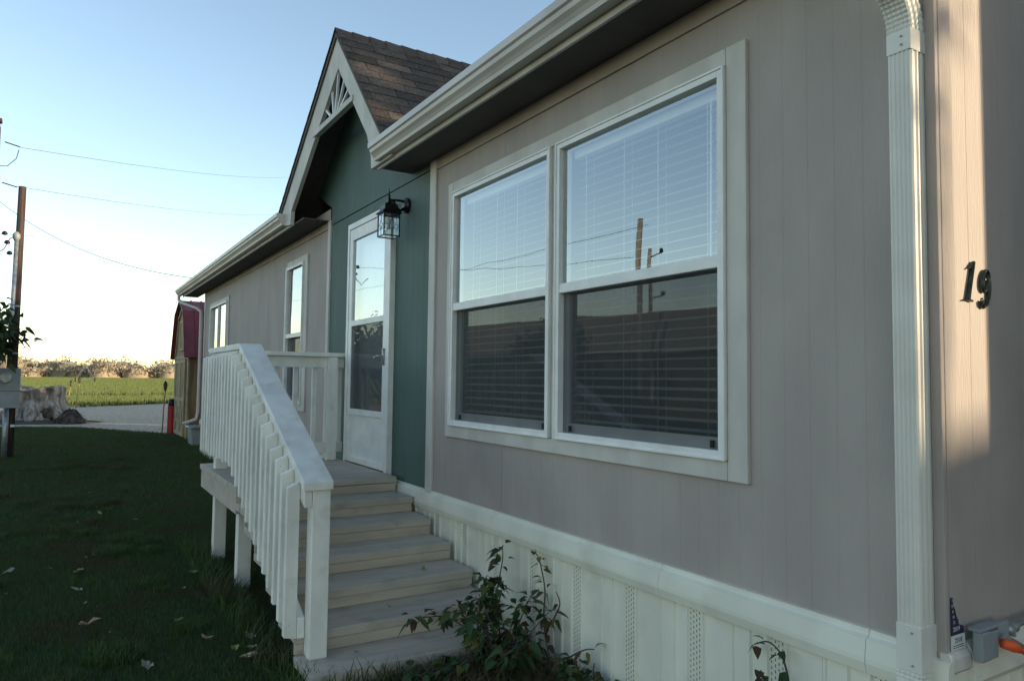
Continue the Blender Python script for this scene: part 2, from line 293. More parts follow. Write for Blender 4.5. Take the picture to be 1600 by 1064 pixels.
# ================================================================== the mobile home
YE, YF, XB = 1.142, 14.21, 8.2        # near end wall, far end wall, rear wall
SOF, EX = 2.28, -0.254                 # soffit height, fascia plane
home = thing('mobile_home', 'beige manufactured house with green gabled entry and cream vented skirting', 'house', (0, YE, GZ))
front = lambda u, d, z: (d, u, z)
endw = lambda u, d, z: (u, YE+d, z)
farw = lambda u, d, z: (u, YF-d, z)
backw = lambda u, d, z: (XB-d, u, z)
def siding(name, fn, u0, u1, z0, z1, grooves, holes, ma, parent, gd=0.0005, gw=0.0026, d0=0.0, lap=True):
    """one sheet of grooved siding with openings; grooves are real recesses"""
    cols = []
    cuts = sorted({u0, u1} | {h[0] for h in holes if u0 < h[0] < u1} | {h[1] for h in holes if u0 < h[1] < u1})
    gs = [g for g in grooves if u0+gw < g < u1-gw]
    xs = sorted(set(cuts) | {g-gw/2 for g in gs} | {g+gw/2 for g in gs})
    for a, b in zip(xs, xs[1:]):
        c = (a+b)/2; d = gd if any(abs(c-g) < gw/2 for g in gs) else 0.0
        cols.append((a, b, d0+d))
    zs = sorted({z0, z1} | {h[2] for h in holes if z0 < h[2] < z1} | {h[3] for h in holes if z0 < h[3] < z1})
    mb = MB()
    def solid(c, z): return not any(h[0] < c < h[1] and h[2] < z < h[3] for h in holes)
    for i, (a, b, d) in enumerate(cols):
        for za, zb in zip(zs, zs[1:]):
            if solid((a+b)/2, (za+zb)/2):
                mb.add([fn(a,d,za), fn(b,d,za), fn(b,d,zb), fn(a,d,zb)], [(0,1,2,3)])
                if i+1 < len(cols) and abs(cols[i+1][2]-d) > 1e-6 and solid((cols[i+1][0]+cols[i+1][1])/2, (za+zb)/2):
                    d2 = cols[i+1][2]; mb.add([fn(b,d,za), fn(b,d2,za), fn(b,d2,zb), fn(b,d,zb)], [(0,1,2,3)])
    # returns at both edges, so that the sheet has thickness
    for e, c in ((u0, u0+.001), (u1, u1-.001)):
        for za, zb in zip(zs, zs[1:]):
            if solid(c, (za+zb)/2): mb.add([fn(e,d0,za), fn(e,d0+.006,za), fn(e,d0+.006,zb), fn(e,d0,zb)], [(0,1,2,3)])
    return mb.build(name, ma, parent)
W1, W2 = (3.092, 4.229), (1.917, 3.041); WB, WT, MR = 0.461, 1.979, 1.222
FW, FF = (7.72, 8.42, 0.471, 2.004), (12.0, 13.5, 1.187, 1.96)
DOOR = (5.235, 6.237, 0.043, 2.113)
holes = [(W1[0]+.02, W1[1]-.02, WB+.02, WT-.02), (W2[0]+.02, W2[1]-.02, WB+.02, WT-.02),
         (FW[0]+.015, FW[1]-.015, FW[2]+.015, FW[3]-.015), (FF[0]+.015, FF[1]-.015, FF[2]+.015, FF[3]-.015),
         (DOOR[0]+.05, DOOR[1]-.05, -0.1, DOOR[3]-.05)]
def run(fn, u0, u1, z0, z1, ma, width=1.218, gstep=0.1015, hs=holes):
    u = u0; i = 0
    while u < u1-1e-4:
        v = min(u+width, u1)
        siding('siding_panel', fn, u, v-.0004, z0, z1, [u+gstep*k for k in range(1, 13)], hs, ma, home, d0=0.0015*(i % 2)); u = v; i += 1
run(front, YE+.02, 4.50, -0.05, SOF+.12, M['siding'])
run(front, 6.90, YF, -0.05, SOF+.12, M['siding'])
# green entry bay: lower sheets, a level seam, upper gable sheet
run(front, 4.60, 6.85, -0.05, 2.226, M['green'], width=1.13)
AP = (5.88, 3.655)                    # gable apex (Y, Z)
gr = MB(); gr.prism([(4.60,2.234),(6.85,2.234),(6.85,2.40),(7.35,2.62),(AP[0],3.62),(4.98,2.60),(4.60,2.28)], lambda u,v,t: (t,u,v), -0.002, 0.012)
gr.build('gable_siding', M['green'], home)
run(endw, 0.08, XB, -0.05, SOF+.1, M['siding'], hs=[])
run(farw, 0.0, XB, -0.05, SOF+.1, M['siding'], hs=[])
run(backw, YE, YF, -0.05, SOF+.1, M['siding'], width=2.436, hs=[])
# gable ends of the main roof
RIDX, RIDZ, PITCH_R = 4.1, 3.62, 0.285
for nm, y0, y1 in (('end_gable', YE-.001, YE+.012), ('end_gable', YF-.012, YF)):
    MB().prism([(0,SOF+.1),(XB,SOF+.1),(RIDX,RIDZ-.1)], lambda u,v,t: (u,t,v), y0, y1).build(nm, M['siding'], home)
def board(name, a, b, ma=None, parent=None, bevel=.003):
    o = MB().box(a[0], b[0], a[1], b[1], a[2], b[2]).build(name, ma or M['trim'], parent or home, bevel); return o
# vertical trims
board('trim_board', (-.016,4.502,-.03), (.01,4.598,SOF-.002)); board('trim_board', (-.016,6.852,-.03), (.01,6.928,SOF-.002))
board('corner_board', (-.014,YE-.014,-.03), (.006,YE+.018,SOF-.002), M['siding']); board('corner_board', (.008,YE-.014,-.03), (.078,YE+.004,SOF+.1), M['siding'])
board('corner_board', (-.014,YF-.09,-.03), (.006,YF+.012,SOF-.002))
# eaves
def eave(y0, y1, sy0):
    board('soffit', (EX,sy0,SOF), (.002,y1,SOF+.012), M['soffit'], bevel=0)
    board('fascia', (EX-.018,y0,SOF-.012), (EX,y1,SOF+.15), M['trim'])
    board('frieze_board', (-.012,sy0+.01,SOF-.075), (.002,min(y1, YF)-.012 if y1 > 10 else 4.500,SOF-.001), M['siding'])
eave(YE-.32, 4.95, YE-.32); eave(7.27, 15.15, 6.93)
GP = [(-.274,2.408),(-.274,2.303),(-.332,2.300),(-.338,2.318),(-.350,2.336),(-.366,2.352),(-.372,2.372),(-.384,2.380),(-.386,2.417),(-.377,2.420)]
GI = [(-.378,2.412),(-.376,2.386),(-.366,2.376),(-.360,2.356),(-.345,2.342),(-.332,2.322),(-.327,2.306),(-.279,2.308),(-.279,2.408)]
def gutter(y0, y1):
    g = MB().prism(GP+GI, lambda u,v,t: (u,t,v), y0, y1).build('gutter', M['gutter'], home)
    for y, s in ((y0,-1),(y1,1)):
        MB().prism(GP, lambda u,v,t: (u,t,v), y, y+s*.004).build('gutter_end_cap', M['gutter'], g)
gutter(YE-.32, 4.855); gutter(7.452, 15.35)
# downspout at the near corner: ribbed tube, elbow, strap
def spout_profile(x0, x1, y0, y1, nf=5, ns=3, d=.0035):
    p = []
    def side(a, b, n, nrm):
        k = n*4
        for i in range(k):
            t = i/k; ph = (t*n) % 1; off = d if .25 <= ph < .75 else 0
            p.append((a[0]+(b[0]-a[0])*t+nrm[0]*off, a[1]+(b[1]-a[1])*t+nrm[1]*off))
    side((x0,y1),(x0,y0),nf,(-1,0)); side((x0,y0),(x1,y0),ns,(0,-1)); p.append((x1,y0)); p.append((x1,y1)); return p
def loft(sections, name, ma, parent, smooth=False):
    n = len(sections[0]); vs = [p for s in sections for p in s]
    fs = [(i*n+j, i*n+(j+1) % n, (i+1)*n+(j+1) % n, (i+1)*n+j) for i in range(len(sections)-1) for j in range(n)]
    fs += [tuple(range(n))[::-1], tuple(range((len(sections)-1)*n, len(sections)*n))]
    mb = MB(); mb.add(vs, fs); return mb.build(name, ma, parent, 0, smooth)
SX0, SX1, SY0, SY1 = -.086, -.012, 1.160, 1.226
prof = spout_profile(SX0, SX1, SY0, SY1)
ds = loft([[(x,y,z) for x, y in prof] for z in (.03, 1.74)], 'downspout', M['downspout'], home)
cx, cy = (SX0+SX1)/2, (SY0+SY1)/2
def elbow(name, z0, ang0, ang1, c, rad, n, sgn, grow=1.05):
    secs = []
    for i in range(n*2+1):
        a = ang0+(ang1-ang0)*i/(n*2); g = grow*(1.0+(.035 if i % 2 else -.02))
        ox = c[0]+rad*math.cos(a); oz = c[1]+rad*math.sin(a)
        dx, dz = math.cos(a), math.sin(a)
        secs.append([(ox+(x-cx)*g*dx, cy+(y-cy)*g, oz+(x-cx)*g*dz) for x, y in prof])
    return loft(secs, name, M['downspout'], ds)
# upper elbow bends outwards (-X) to the gutter outlet; lower elbow kicks out near the ground
elbow('elbow', 0, 0, R(62), (cx-.16, 1.80), .16, 9, 1)
a = R(62); e1 = (cx-.16+.16*math.cos(a), 1.80+.16*math.sin(a))
dirx, dirz = -math.sin(a), math.cos(a); L_ = .10
secs = [[(e1[0]+dirx*t+(x-cx)*math.cos(a), y, e1[1]+dirz*t+(x-cx)*math.sin(a)) for x, y in prof] for t in (-.01, L_)]
loft(secs, 'offset_pipe', M['downspout'], ds)
e2 = (e1[0]+dirx*L_, e1[1]+dirz*L_)
loft([[(e2[0]+(x-cx)*math.cos(q), y, e2[1]+t+(x-cx)*math.sin(q)) for x, y in prof] for t, q in ((-.005, a), (.03, a*.6), (.07, a*.25), (.12, 0), (2.303-e2[1], 0))], 'outlet_elbow', M['downspout'], ds)
for z0, z1 in ((1.735,1.80),(-.055,.075)):
    g = 1.06
    o = MB()
    pts = [(cx+(x-cx)*g, cy+(y-cy)*g) for x, y in ((SX0-.003,SY1),(SX0-.003,SY0-.003),(SX1,SY0-.003),(SX1,SY1))]
    o.prism(pts, lambda u,v,t: (u,v,t), z0, z1).build('collar', M['downspout'], ds, .002)
    for zz in (z0+.02, z1-.02): MB().lathe([(.0035,0),(.003,-.003),(.001,-.004)], (SX0-.0075,cy-.012,zz), 8, 'x').build('rivet', M['steel'], ds)
elbow('elbow', 0, 0, R(-58), (cx-.15, -.055), .15, 9, 1)
a = R(-58); e1 = (cx-.15+.15*math.cos(a), -.055+.15*math.sin(a))
loft([[(e1[0]+math.sin(a)*t+(x-cx)*math.cos(a), y, e1[1]-math.cos(a)*t+(x-cx)*math.sin(a)) for x, y in prof] for t in (-.01, .25)], 'outlet', M['downspout'], ds)
# far downspout
f = MB(); f.tube([(-.33,15.2,2.31),(-.33,15.2,2.22),(-.30,15.1,2.16),(-.10,14.5,2.02),(-.05,14.33,1.95),(-.05,14.30,1.8),(-.05,14.30,0.1),(-.08,14.30,-.02),(-.30,14.28,-.10)], .029, 10)
f.build('downspout', M['gutter'], home, 0, True)

# main roof: deck, with a cut-out where the entry gable joins (its valley)
zr = lambda x: SOF+.15+(x-EX)*PITCH_R
def roof_slab(y0, y1, x0, name='roof'):
    return MB().prism([(x0,zr(x0)),(RIDX,zr(RIDX)),(XB+.3,zr(EX)-.02),(XB+.3,zr(EX)-.06),(RIDX,zr(RIDX)-.05),(x0,zr(x0)-.04)], lambda u,v,t: (u,t,v), y0, y1).build(name, M['shingle'], home)
roof_slab(YE-.33, 4.75, EX-.03); roof_slab(4.75, 7.75, 1.6); roof_slab(7.75, 15.3, EX-.03)
# entry gable roof: two slabs running back into the main roof
LS, RS = 0.70, 1.075                 # slopes of the two sides as seen in the photograph
GX0 = -.315
def gable_slope(sign, slope, foot):
    # a slab following the slope, clipped to where it meets the main roof
    mb = MB(); y_f = AP[0]+sign*foot
    top = lambda y: AP[1]+.02-abs(y-AP[0])*slope
    xin = lambda y: EX+(top(y)-SOF-.15)/PITCH_R+.05
    ys = [AP[0]+sign*foot*t for t in (0, .5, 1)]
    vs = []
    for y in ys: vs += [(GX0,y,top(y)),(max(xin(y),1.7),y,top(y)),(GX0,y,top(y)-.045),(max(xin(y),1.7),y,top(y)-.045)]
    fs = []
    for i in (0, 1):
        b, c = i*4, i*4+4
        fs += [(b,b+1,c+1,c),(b+2,c+2,c+3,b+3),(b,c,c+2,b+2),(b+1,b+3,c+3,c+1)]
    fs += [(0,2,3,1),(8,9,11,10)]
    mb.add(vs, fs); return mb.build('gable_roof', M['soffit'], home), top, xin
gR, topR, xinR = gable_slope(-1, RS, 1.22)
gL, topL, xinL = gable_slope(1, LS, 1.80)
def shingle_mesh(w, h, th, name='shingle'):
    me = bpy.data.meshes.new(name)
    v = [(0,0,0),(w,0,0),(w,h,0),(0,h,0),(0,0,th),(w,0,th),(w,h,th*.25),(0,h,th*.25)]
    me.from_pydata(v, [], [(0,3,2,1),(4,5,6,7),(0,1,5,4),(1,2,6,5),(2,3,7,6),(3,0,4,7)]); me.materials.append(M['shingle']); return me
# shingle courses on the visible slope, each shingle its own piece
def shingles(roof, sign, slope, foot, top, xin, proud=.002):
    ln = foot*math.sqrt(1+slope*slope); exp_ = .127; rows = int(ln/exp_)+1
    cs, sn = 1/math.sqrt(1+slope*slope), slope/math.sqrt(1+slope*slope)
    meshes = {}
    for r in range(rows):
        d0 = ln-r*exp_                                  # distance of the butt edge from the ridge
        if d0 < .06: break
        h = min(.17, d0)
        y_b = AP[0]+sign*d0*cs; z_b = top(y_b)
        xend = min(max(xin(y_b), .1)+.02, 2.6)
        x = GX0-.012-(.16 if r % 2 else 0)-.04*(r % 3)
        while x < xend:
            w_ = random.choice((.30,.305,.31)); x0, x1 = max(x, GX0-.012), min(x+w_-.006, xend)
            if x1-x0 > .03:
                key = (round(x1-x0, 3), round(h, 3))
                if key not in meshes: meshes[key] = shingle_mesh(key[0], key[1], .009)
                o = bpy.data.objects.new('shingle', meshes[key]); COL.objects.link(o); o.parent = roof
                # local axes: X along the ridge, Y up the slope
                ex = Vector((1,0,0)); ey = Vector((0,-sign*cs,sn)); ez = ex.cross(ey)
                if ez.z < 0: ex = -ex; ez = ex.cross(ey)
                m4 = Matrix((ex, ey, ez)).transposed().to_4x4()
                org = Vector((x0 if ex.x > 0 else x1, y_b, z_b)) + ez*(proud+random.uniform(0,.0025))
                m4.translation = org; o.matrix_local = m4 @ Matrix.Rotation(R(random.uniform(-.5,.5)), 4, 'Z')
            x += w_
shingles(gR, -1, RS, 1.22, topR, xinR)
shingles(gL, 1, LS, 1.80, topL, xinL)
# ridge caps
capm = None
for i in range(14):
    x = GX0-.01+i*.15
    c = MB().add if False else MB()
    c.add([(x,AP[0]-.11,AP[1]+.035-.11*RS),(x,AP[0],AP[1]+.052),(x,AP[0]+.14,AP[1]+.035-.14*LS),(x+.2,AP[0]-.11,AP[1]+.028-.11*RS),(x+.2,AP[0],AP[1]+.040),(x+.2,AP[0]+.14,AP[1]+.028-.14*LS)],
          [(0,1,4,3),(1,2,5,4)])
    c.build('ridge_shingle', M['shingle'], gR)
# barge boards, collar beam and the sunburst spokes
yz = lambda u,v,t: (t,u,v)
BX0, BX1 = EX-.045, EX-.008
MB().prism([(AP[0],AP[1]-.01),(7.76,AP[1]-.01-1.88*LS),(7.76,2.33),(7.24,2.268),(7.225,2.40),(5.85,3.345)], yz, BX0, BX1).build('barge_board', M['trim'], home, .003)
MB().prism([(AP[0]-.001,AP[1]-.01),(5.849,3.345),(5.12,2.57),(5.03,2.39),(5.015,2.285),(4.62,2.284),(4.62,AP[1]-.01-1.26*RS)], yz, BX0, BX1).build('barge_board', M['trim'], home, .003)
board('collar_beam', (BX0-.012,5.44,2.935), (BX1,6.50,2.985), M['trim'])
for (ya, za, yb, zb) in ((5.95,2.98,5.87,3.40),(5.90,2.98,5.72,3.22),(5.985,2.98,6.06,3.27),(5.86,2.98,5.60,3.10),(6.03,2.98,6.24,3.13)):
    d = Vector((0,yb-ya,zb-za)); n_ = Vector((0,-d.z,d.y)).normalized()*.009
    MB().prism([(ya-n_.y,za-n_.z),(ya+n_.y,za+n_.z),(yb+n_.y,zb+n_.z),(yb-n_.y,zb-n_.z)], yz, BX0+.012, BX1-.006).build('spoke', M['vinyl'], home)
# ------- windows
def window(yl, yr, zb, zt, mid, casing=None, fwid=.034, px=-.030, name='window', slider=False):
    """yl < yr; a single-hung unit: frame > sashes, panes, screen, latches, casing boards"""
    f = MB()
    for a, b in (((yl,zb),(yl+fwid,zt)),((yr-fwid,zb),(yr,zt))): f.box(px, .05, a[0], b[0], a[1], b[1])
    f.box(px, .05, yl+fwid, yr-fwid, zt-fwid, zt); f.box(px, .05, yl+fwid, yr-fwid, zb, zb+fwid)
    # thin raised outer lip
    e = .008
    f.box(px-.006, px+.004, yl-.002, yl+e, zb-.002, zt+.002); f.box(px-.006, px+.004, yr-e, yr+.002, zb-.002, zt+.002)
    f.box(px-.006, px+.004, yl+e, yr-e, zt-e, zt+.002); f.box(px-.006, px+.004, yl+e, yr-e, zb-.002, zb+e)
    wdw = f.build(name, M['vinyl'], home, .002)
    a, b = yl+fwid, yr-fwid; sw = .022
    def pane(nm, x, y0, y1, z0, z1, ma): q = MB(); q.add([(x,y0,z0),(x,y0,z1),(x,y1,z1),(x,y1,z0)], [(0,1,2,3)]); q.build(nm, ma, wdw)
    if not slider:
        r = MB().box(px+.004, .040, a, b, mid-.024, mid+.024)
        r.build('meeting_rail', M['vinyl'], wdw, .003)
        pane('pane', -.004, a, b, mid+.024, zt-fwid, M['glass'])
        s = MB().box(.020,.045,a,a+sw,zb+fwid,mid-.024); s.box(.020,.045,b-sw,b,zb+fwid,mid-.024); s.box(.020,.045,a+sw,b-sw,zb+fwid,zb+fwid+.045)
        s.build('lower_sash', M['vinyl'], wdw, .002)
        pane('pane', .031, a+sw, b-sw, zb+fwid+.045, mid-.024, M['glass'])
        pane('insect_screen', .004, a, b, zb+fwid, mid-.024, M['screen'])
        for y in (a+.06, b-.06): MB().box(.000,.010,y-.008,y+.008,zb+fwid+.005,zb+fwid+.035).build('latch', M['iron'], wdw)
    else:
        c = (a+b)/2; MB().box(px+.006,.04,c-.02,c+.02,zb+fwid,zt-fwid).build('meeting_stile', M['vinyl'], wdw, .002)
        pane('pane', .0, a, c-.02, zb+fwid, zt-fwid, M['glass']); pane('pane', .012, c+.02, b, zb+fwid, zt-fwid, M['glass'])
    return wdw
win1 = window(*W1, WB, WT, MR); win2 = window(*W2, WB, WT, MR)
window(FW[0], FW[1], FW[2], FW[3], 1.218); window(FF[0], FF[1], FF[2], FF[3], 0, slider=True)
# casing boards round the double window and the far windows
def casing(yl, yr, zb, zt, wl, wr, wb, wt, inner=True):
    x0, x1 = -.018, .001
    board('casing', (x0,yl-wl,zb-wb), (x1,yl-.0025,zt+wt)); board('casing', (x0,yr+.0025,zb-wb), (x1,yr+wr,zt+wt))
    board('casing', (x0,yl-.0005,zt+.0025), (x1,yr+.0005,zt+wt)); board('casing', (x0,yl-.0005,zb-wb), (x1,yr+.0005,zb-.0025))
casing(W2[0], W1[1], WB, WT, .097, .075, .077, .072)
board('mullion_casing', (-.014,W2[1]+.003,WB), (.001,W1[0]-.003,WT))
casing(FW[0], FW[1], FW[2], FW[3], .125, .02, .07, .06); casing(FF[0], FF[1], FF[2], FF[3], .12, .06, .06, .06)
# ------- entry door: storm door in a white frame, house door behind
def flat(x, y0, y1, z0, z1):
    q = MB(); q.add([(x,y0,z0),(x,y0,z1),(x,y1,z1),(x,y1,z0)], [(0,1,2,3)]); return q
sdm = M['vinyl']; d0, d1, dz0, dz1 = DOOR
fr = MB(); fr.box(-.045,.03,d0,d0+.055,dz0-.02,dz1); fr.box(-.045,.03,d1-.045,d1,dz0-.02,dz1); fr.box(-.045,.03,d0+.055,d1-.045,dz1-.05,dz1)
door_frame = fr.build('door_frame', sdm, home, .003)
a, b = d0+.06, d1-.05; z0, z1 = dz0, dz1-.055
st = MB(); x0, x1 = -.040, -.008
st.box(x0,x1,a,a+.075,z0,z1); st.box(x0,x1,b-.075,b,z0,z1)
ga, gb = a+.075, b-.075
for za, zb in ((z0,z0+.05),(.445,.495),(1.205,1.254),(z1-.10,z1)): st.box(x0,x1,ga,gb,za,zb)
storm = st.build('storm_door', sdm, home, .003)
MB().box(-.026,-.018,ga,gb,z0+.05,.445).build('kick_panel', sdm, storm)
flat(-.024,ga,gb,1.254,z1-.10).build('pane', M['glass'], storm)
flat(-.024,ga,gb,.495,1.205).build('pane', M['glass'], storm)
flat(-.033,ga,gb,.495,1.205).build('insect_screen', M['screen'], storm)
h = MB(); h.box(-.052,-.040,a+.025,a+.055,.86,.99); h.tube([(-.05,a+.04,.93),(-.085,a+.04,.93),(-.09,a+.06,.93),(-.085,a+.12,.915),(-.078,a+.155,.925)], .008, 8)
h.build('door_handle', M['steel'], storm, 0, True)
MB().box(-.044,-.012,a,b,z0-.018,z0-.001).build('door_sweep', M['iron'], storm)
board('inner_door', (.06,d0+.06,dz0-.02), (.10,d1-.06,dz1-.05), M['vinyl'], bevel=0)
# ------- interior behind the glass, floor and underside
board('interior_wall', (3.6,YE+.1,0), (3.7,YF-.1,SOF), M['interior'], bevel=0)
board('interior_wall', (.11,4.62,0), (3.6,4.72,SOF), M['interior'], bevel=0); board('interior_wall', (.11,6.9,0), (3.6,7.0,SOF), M['interior'], bevel=0)
board('interior_floor', (.02,YE+.02,-.02), (XB-.02,YF-.02,.0), M['carpet'], bevel=0)
board('interior_ceiling', (.02,YE+.02,SOF+.02), (XB-.02,YF-.02,SOF+.04), M['interior'], bevel=0)
# ------- skirting: cap rail and ribbed vinyl panels with perforated vent strips
def cap_profile(): return [(.002,.0),(-.012,.0),(-.014,-.018),(-.022,-.022),(-.030,-.026),(-.037,-.082),(-.037,-.096),(-.029,-.128),(-.008,-.128),(-.004,-.03)]
edges = [YE-.03, 1.36, 2.27, 5.02, 8.6, 11.6, YF+.01]
for i, (ya, yb) in enumerate(zip(edges, edges[1:])):
    MB().prism(cap_profile(), lambda u,v,t: (u,t,v), ya+.001, yb-.001).build('skirting_cap', M['skirt'], home)
SKB = GZ-.01
PER = .385
# panel: seam at high-Y end; ribs at .085, .168, .245 from the seam
def skirt_panel(fn, u0, first):
    prof = []
    def rib(c, w=.022, h=.010): return [(c-w/2,0),(c-w/2+.006,-h),(c+w/2-.006,-h),(c+w/2,0)]
    p = [(0,0),(.004,-.006),(.012,-.006),(.016,0)]+rib(.088)+rib(.166)+rib(.248)+[(PER-.001,0)]
    mb = MB(); base = -.008
    vs = []; 
    for q, d in p: vs += [fn(u0-q, base+d, SKB), fn(u0-q, base+d, -.10)]
    fs = [(2*i,2*i+1,2*i+3,2*i+2) for i in range(len(p)-1)]
    mb.add(vs, fs); return mb.build('skirting_panel', M['skirt'], home)
slot_me = {}
def slots(fn, u0, parent):
    mb = MB()
    for c in range(4):
        u = u0-.184-c*.0155; z = -.135-(.010 if c % 2 else 0)
        while z > SKB+.06:
            mb.add([fn(u+.0012,-.0095,z-.0055), fn(u-.0018,-.0095,z-.0045), fn(u-.0012,-.0095,z+.0055), fn(u+.0018,-.0095,z+.0045)], [(0,1,2,3)]); z -= .0205
    mb.build('vent_slots', M['dark'], parent)
def is_vent(i): return True
u = 3.836+PER*27; i = 0
while u-PER > YE-.02:
    if u < YF+.3:
        pnl = skirt_panel(front, u if u < YF else YF, i)
        if u < 5.2: slots(front, u, pnl)
    u -= PER; i += 1
# last part panel to the corner, and the near end skirting
MB().box(-.010,.0,YE-.010,u-.002,SKB,-.02).build('skirting_panel', M['skirt'], home)
u = XB
while u > .3:
    pnl = skirt_panel(endw, u, 0); u -= PER
MB().box(.0,u-.002,YE-.010,YE,SKB,.0).build('skirting_panel', M['skirt'], home)
MB().prism([(.002,.012),(-.014,.012),(-.030,-.020),(-.034,-.095),(-.016,-.12),(-.004,-.12)], lambda u,v,t: (t,YE+u,v), .10, XB).build('skirting_cap', M['skirt'], home)
MB().prism([(.002,.001),(-.016,.001),(-.026,-.016),(-.028,-.050),(-.012,-.066),(-.004,-.066)], lambda u,v,t: (t,YE+u,v), -.02, .098).build('skirting_cap', M['trim'], home)
MB().box(0,XB,YF-.004,YF+.004,SKB,-.02).build('skirting_panel', M['skirt'], home); MB().box(XB-.004,XB+.004,YE,YF,SKB,-.02).build('skirting_panel', M['skirt'], home)

# ------- blinds inside the two near windows: every slat a piece of its own
def blind(yl, yr, zb, zt, label):
    t = thing('window_blind', label, 'blind', (.085, (yl+yr)/2, zb), 'white slatted blinds in the double window')
    MB().box(.062,.108,yl,yr,zt-.045,zt).build('head_rail', M['blind'], t, .003)
    z = zt-.075; sm = None
    me = MB(); n = 5
    for k in range(n):
        pass
    vs = []
    for s_ in (-1, 1):
        for k in range(n):
            q = (k/(n-1)-.5); vs += [(q*.046, s_*(yr-yl)/2, .004*(1-4*q*q)+q*.010)]
    me.add(vs, [(k,k+1,n+k+1,n+k) for k in range(n-1)]); me.add([(x,y,zz-.0015) for x,y,zz in vs], [(k,n+k,n+k+1,k+1) for k in range(n-1)])
    while z > zb+.03:
        if sm is None: sm = me.build('slat', M['blind'], t); sm.matrix_parent_inverse = Matrix(); o = sm
        else: o = clone(sm, 'slat', t); o.matrix_parent_inverse = Matrix()
        o.location = (0, random.uniform(-.002,.002), z-zb); o.rotation_euler = (R(random.uniform(-.12,.12)), R(random.uniform(-3,3)), 0); z -= .0425
    MB().box(.070,.100,yl,yr,zb+.003,zb+.022).build('bottom_rail', M['blind'], t, .003)
    for f_ in (.12,.40,.62,.90):
        y = yl+(yr-yl)*f_
        for x in (.060,.110): MB().tube([(x,y,zb+.02),(x,y,zt-.04)], .0016, 5).build('ladder_cord', M['blind'], t)
    MB().tube([(.055,yl+.10,zt-.05),(.052,yl+.102,zt-.75)], .005, 6).build('tilt_wand', M['blind'], t)
blind(W2[0]+.04, W2[1]-.04, WB+.04, WT-.03, 'white slatted blind behind the larger nearer window beside the downspout')
blind(W1[0]+.04, W1[1]-.04, WB+.04, WT-.03, 'white slatted blind behind the farther window next to the green wall')

# ================================================================== porch steps with railing
steps = thing('porch_steps', 'tan wooden porch steps with white picket railing leading up to the door', 'steps', (-.6, 4.9, GZ))
DK = .038; XL, XR = -1.172, -.045
NZ = [5.02-.295*i for i in range(7)]; TZ = [DK]+[-.065-.1015*i for i in range(6)]
NZ[6] = 3.265
def plank(nm, x0, x1, y0, y1, z0, z1, ma, bev=.004):
    j = lambda: random.uniform(-.002,.002)
    return MB().box(x0+j(), x1+j(), y0, y1, z0+j()*.5, z1+j()*.5).build(nm, ma, steps, bev)
# deck boards run along X
y = NZ[0]; 
while y < 6.47:
    plank('deck_board', XL, XR-(.0 if y < 5.2 else .0), y, min(y+.142, 6.49), DK-.042, DK, M['tread']); y += .147
for i in range(1, 7):
    y0 = NZ[i]; y1 = NZ[i-1]+.012
    mid = y0+(y1-y0)*.50
    plank('tread', XL, XR, y0, mid-.0025, TZ[i]-.045, TZ[i], M['tread']); plank('tread', XL, XR, mid+.0025, y1, TZ[i]-.045, TZ[i], M['tread'])
for i in range(7):
    zb = TZ[i+1] if i < 6 else GZ-.01
    plank('riser', XL+.004, XR-.004, NZ[i]+.005, NZ[i]+.030, zb+.001, TZ[i]-.046, M['riser'], .002)
# sawtooth stringers
for x in (XL+.075, -.6, XR-.05):
    pts = []
    for i in range(1, 7): pts += [(NZ[i-1]+.034, TZ[i-1]-.05 if i == 1 else TZ[i-1]-.05), (NZ[i-1]+.034, TZ[i]-.048)]
    pts += [(NZ[6]+.036, TZ[6]-.048), (NZ[6]+.036, GZ-.02), (NZ[6]+.14, GZ-.02), (NZ[1]+.30, TZ[1]-.12), (5.10, -.15), (5.10, TZ[0]-.05)]
    MB().prism(pts, yz, x, x+.038).build('stringer', M['riser'], steps)
board('rim_joist', (XL+.01,5.06,DK-.185), (XL+.048,6.475,DK-.0445), M['tread'], steps); board('rim_joist', (XL+.05,6.44,DK-.185), (XR,6.475,DK-.0445), M['tread'], steps)
board('rim_joist', (XR-.04,5.06,DK-.185), (XR,6.43,DK-.0445), M['tread'], steps)
for y in (5.16, 6.06): board('post', (-1.12,y,GZ-.03), (-1.03,y+.089,DK-.046), M['rail'], steps, .004)
for y in (5.16, 6.06): board('post', (-.16,y,GZ-.03), (-.08,y+.089,DK-.046), M['rail'], steps, .004)
# railing on the outer side
YK, YN = 5.02, 3.43
captop = lambda y: .976 if y >= YK else .976-(YK-y)*.449
def slope_board(nm, ya, yb, top, th, x0, x1, ma=None):
    ys = [ya]+([YK] if ya < YK < yb else [])+[yb]
    poly = [(y, top(y)) for y in ys]+[(y, top(y)-th) for y in ys[::-1]]
    return MB().prism(poly, yz, x0, x1).build(nm, ma or M['rail'], steps, .004)
RX0, RX1 = -1.180, -1.036
slope_board('handrail', YN, YK-.001, captop, .040, RX0, RX1)
MB().box(RX0, RX1, YK+.001, 6.16, .936, .976).build('handrail', M['rail'], steps, .004)
slope_board('upper_rail', YN+.03, 6.14, lambda y: captop(y)-.042, .095, -1.166, -1.129)
slope_board('lower_rail', YN+.10, 6.14, lambda y: captop(y)-.70, .095, -1.166, -1.129)
board('newel_post', (-1.127,3.458,TZ[6]), (-1.040,3.545,captop(3.458)-.042), M['rail'], steps, .004)
board('rail_post', (-1.127,6.05,DK), (-1.040,6.138,.935), M['rail'], steps, .004); board('rail_post', (-1.127,4.94,TZ[1]), (-1.040,5.018,captop(4.94)-.042), M['rail'], steps, .004)
y = 3.535; k = 0
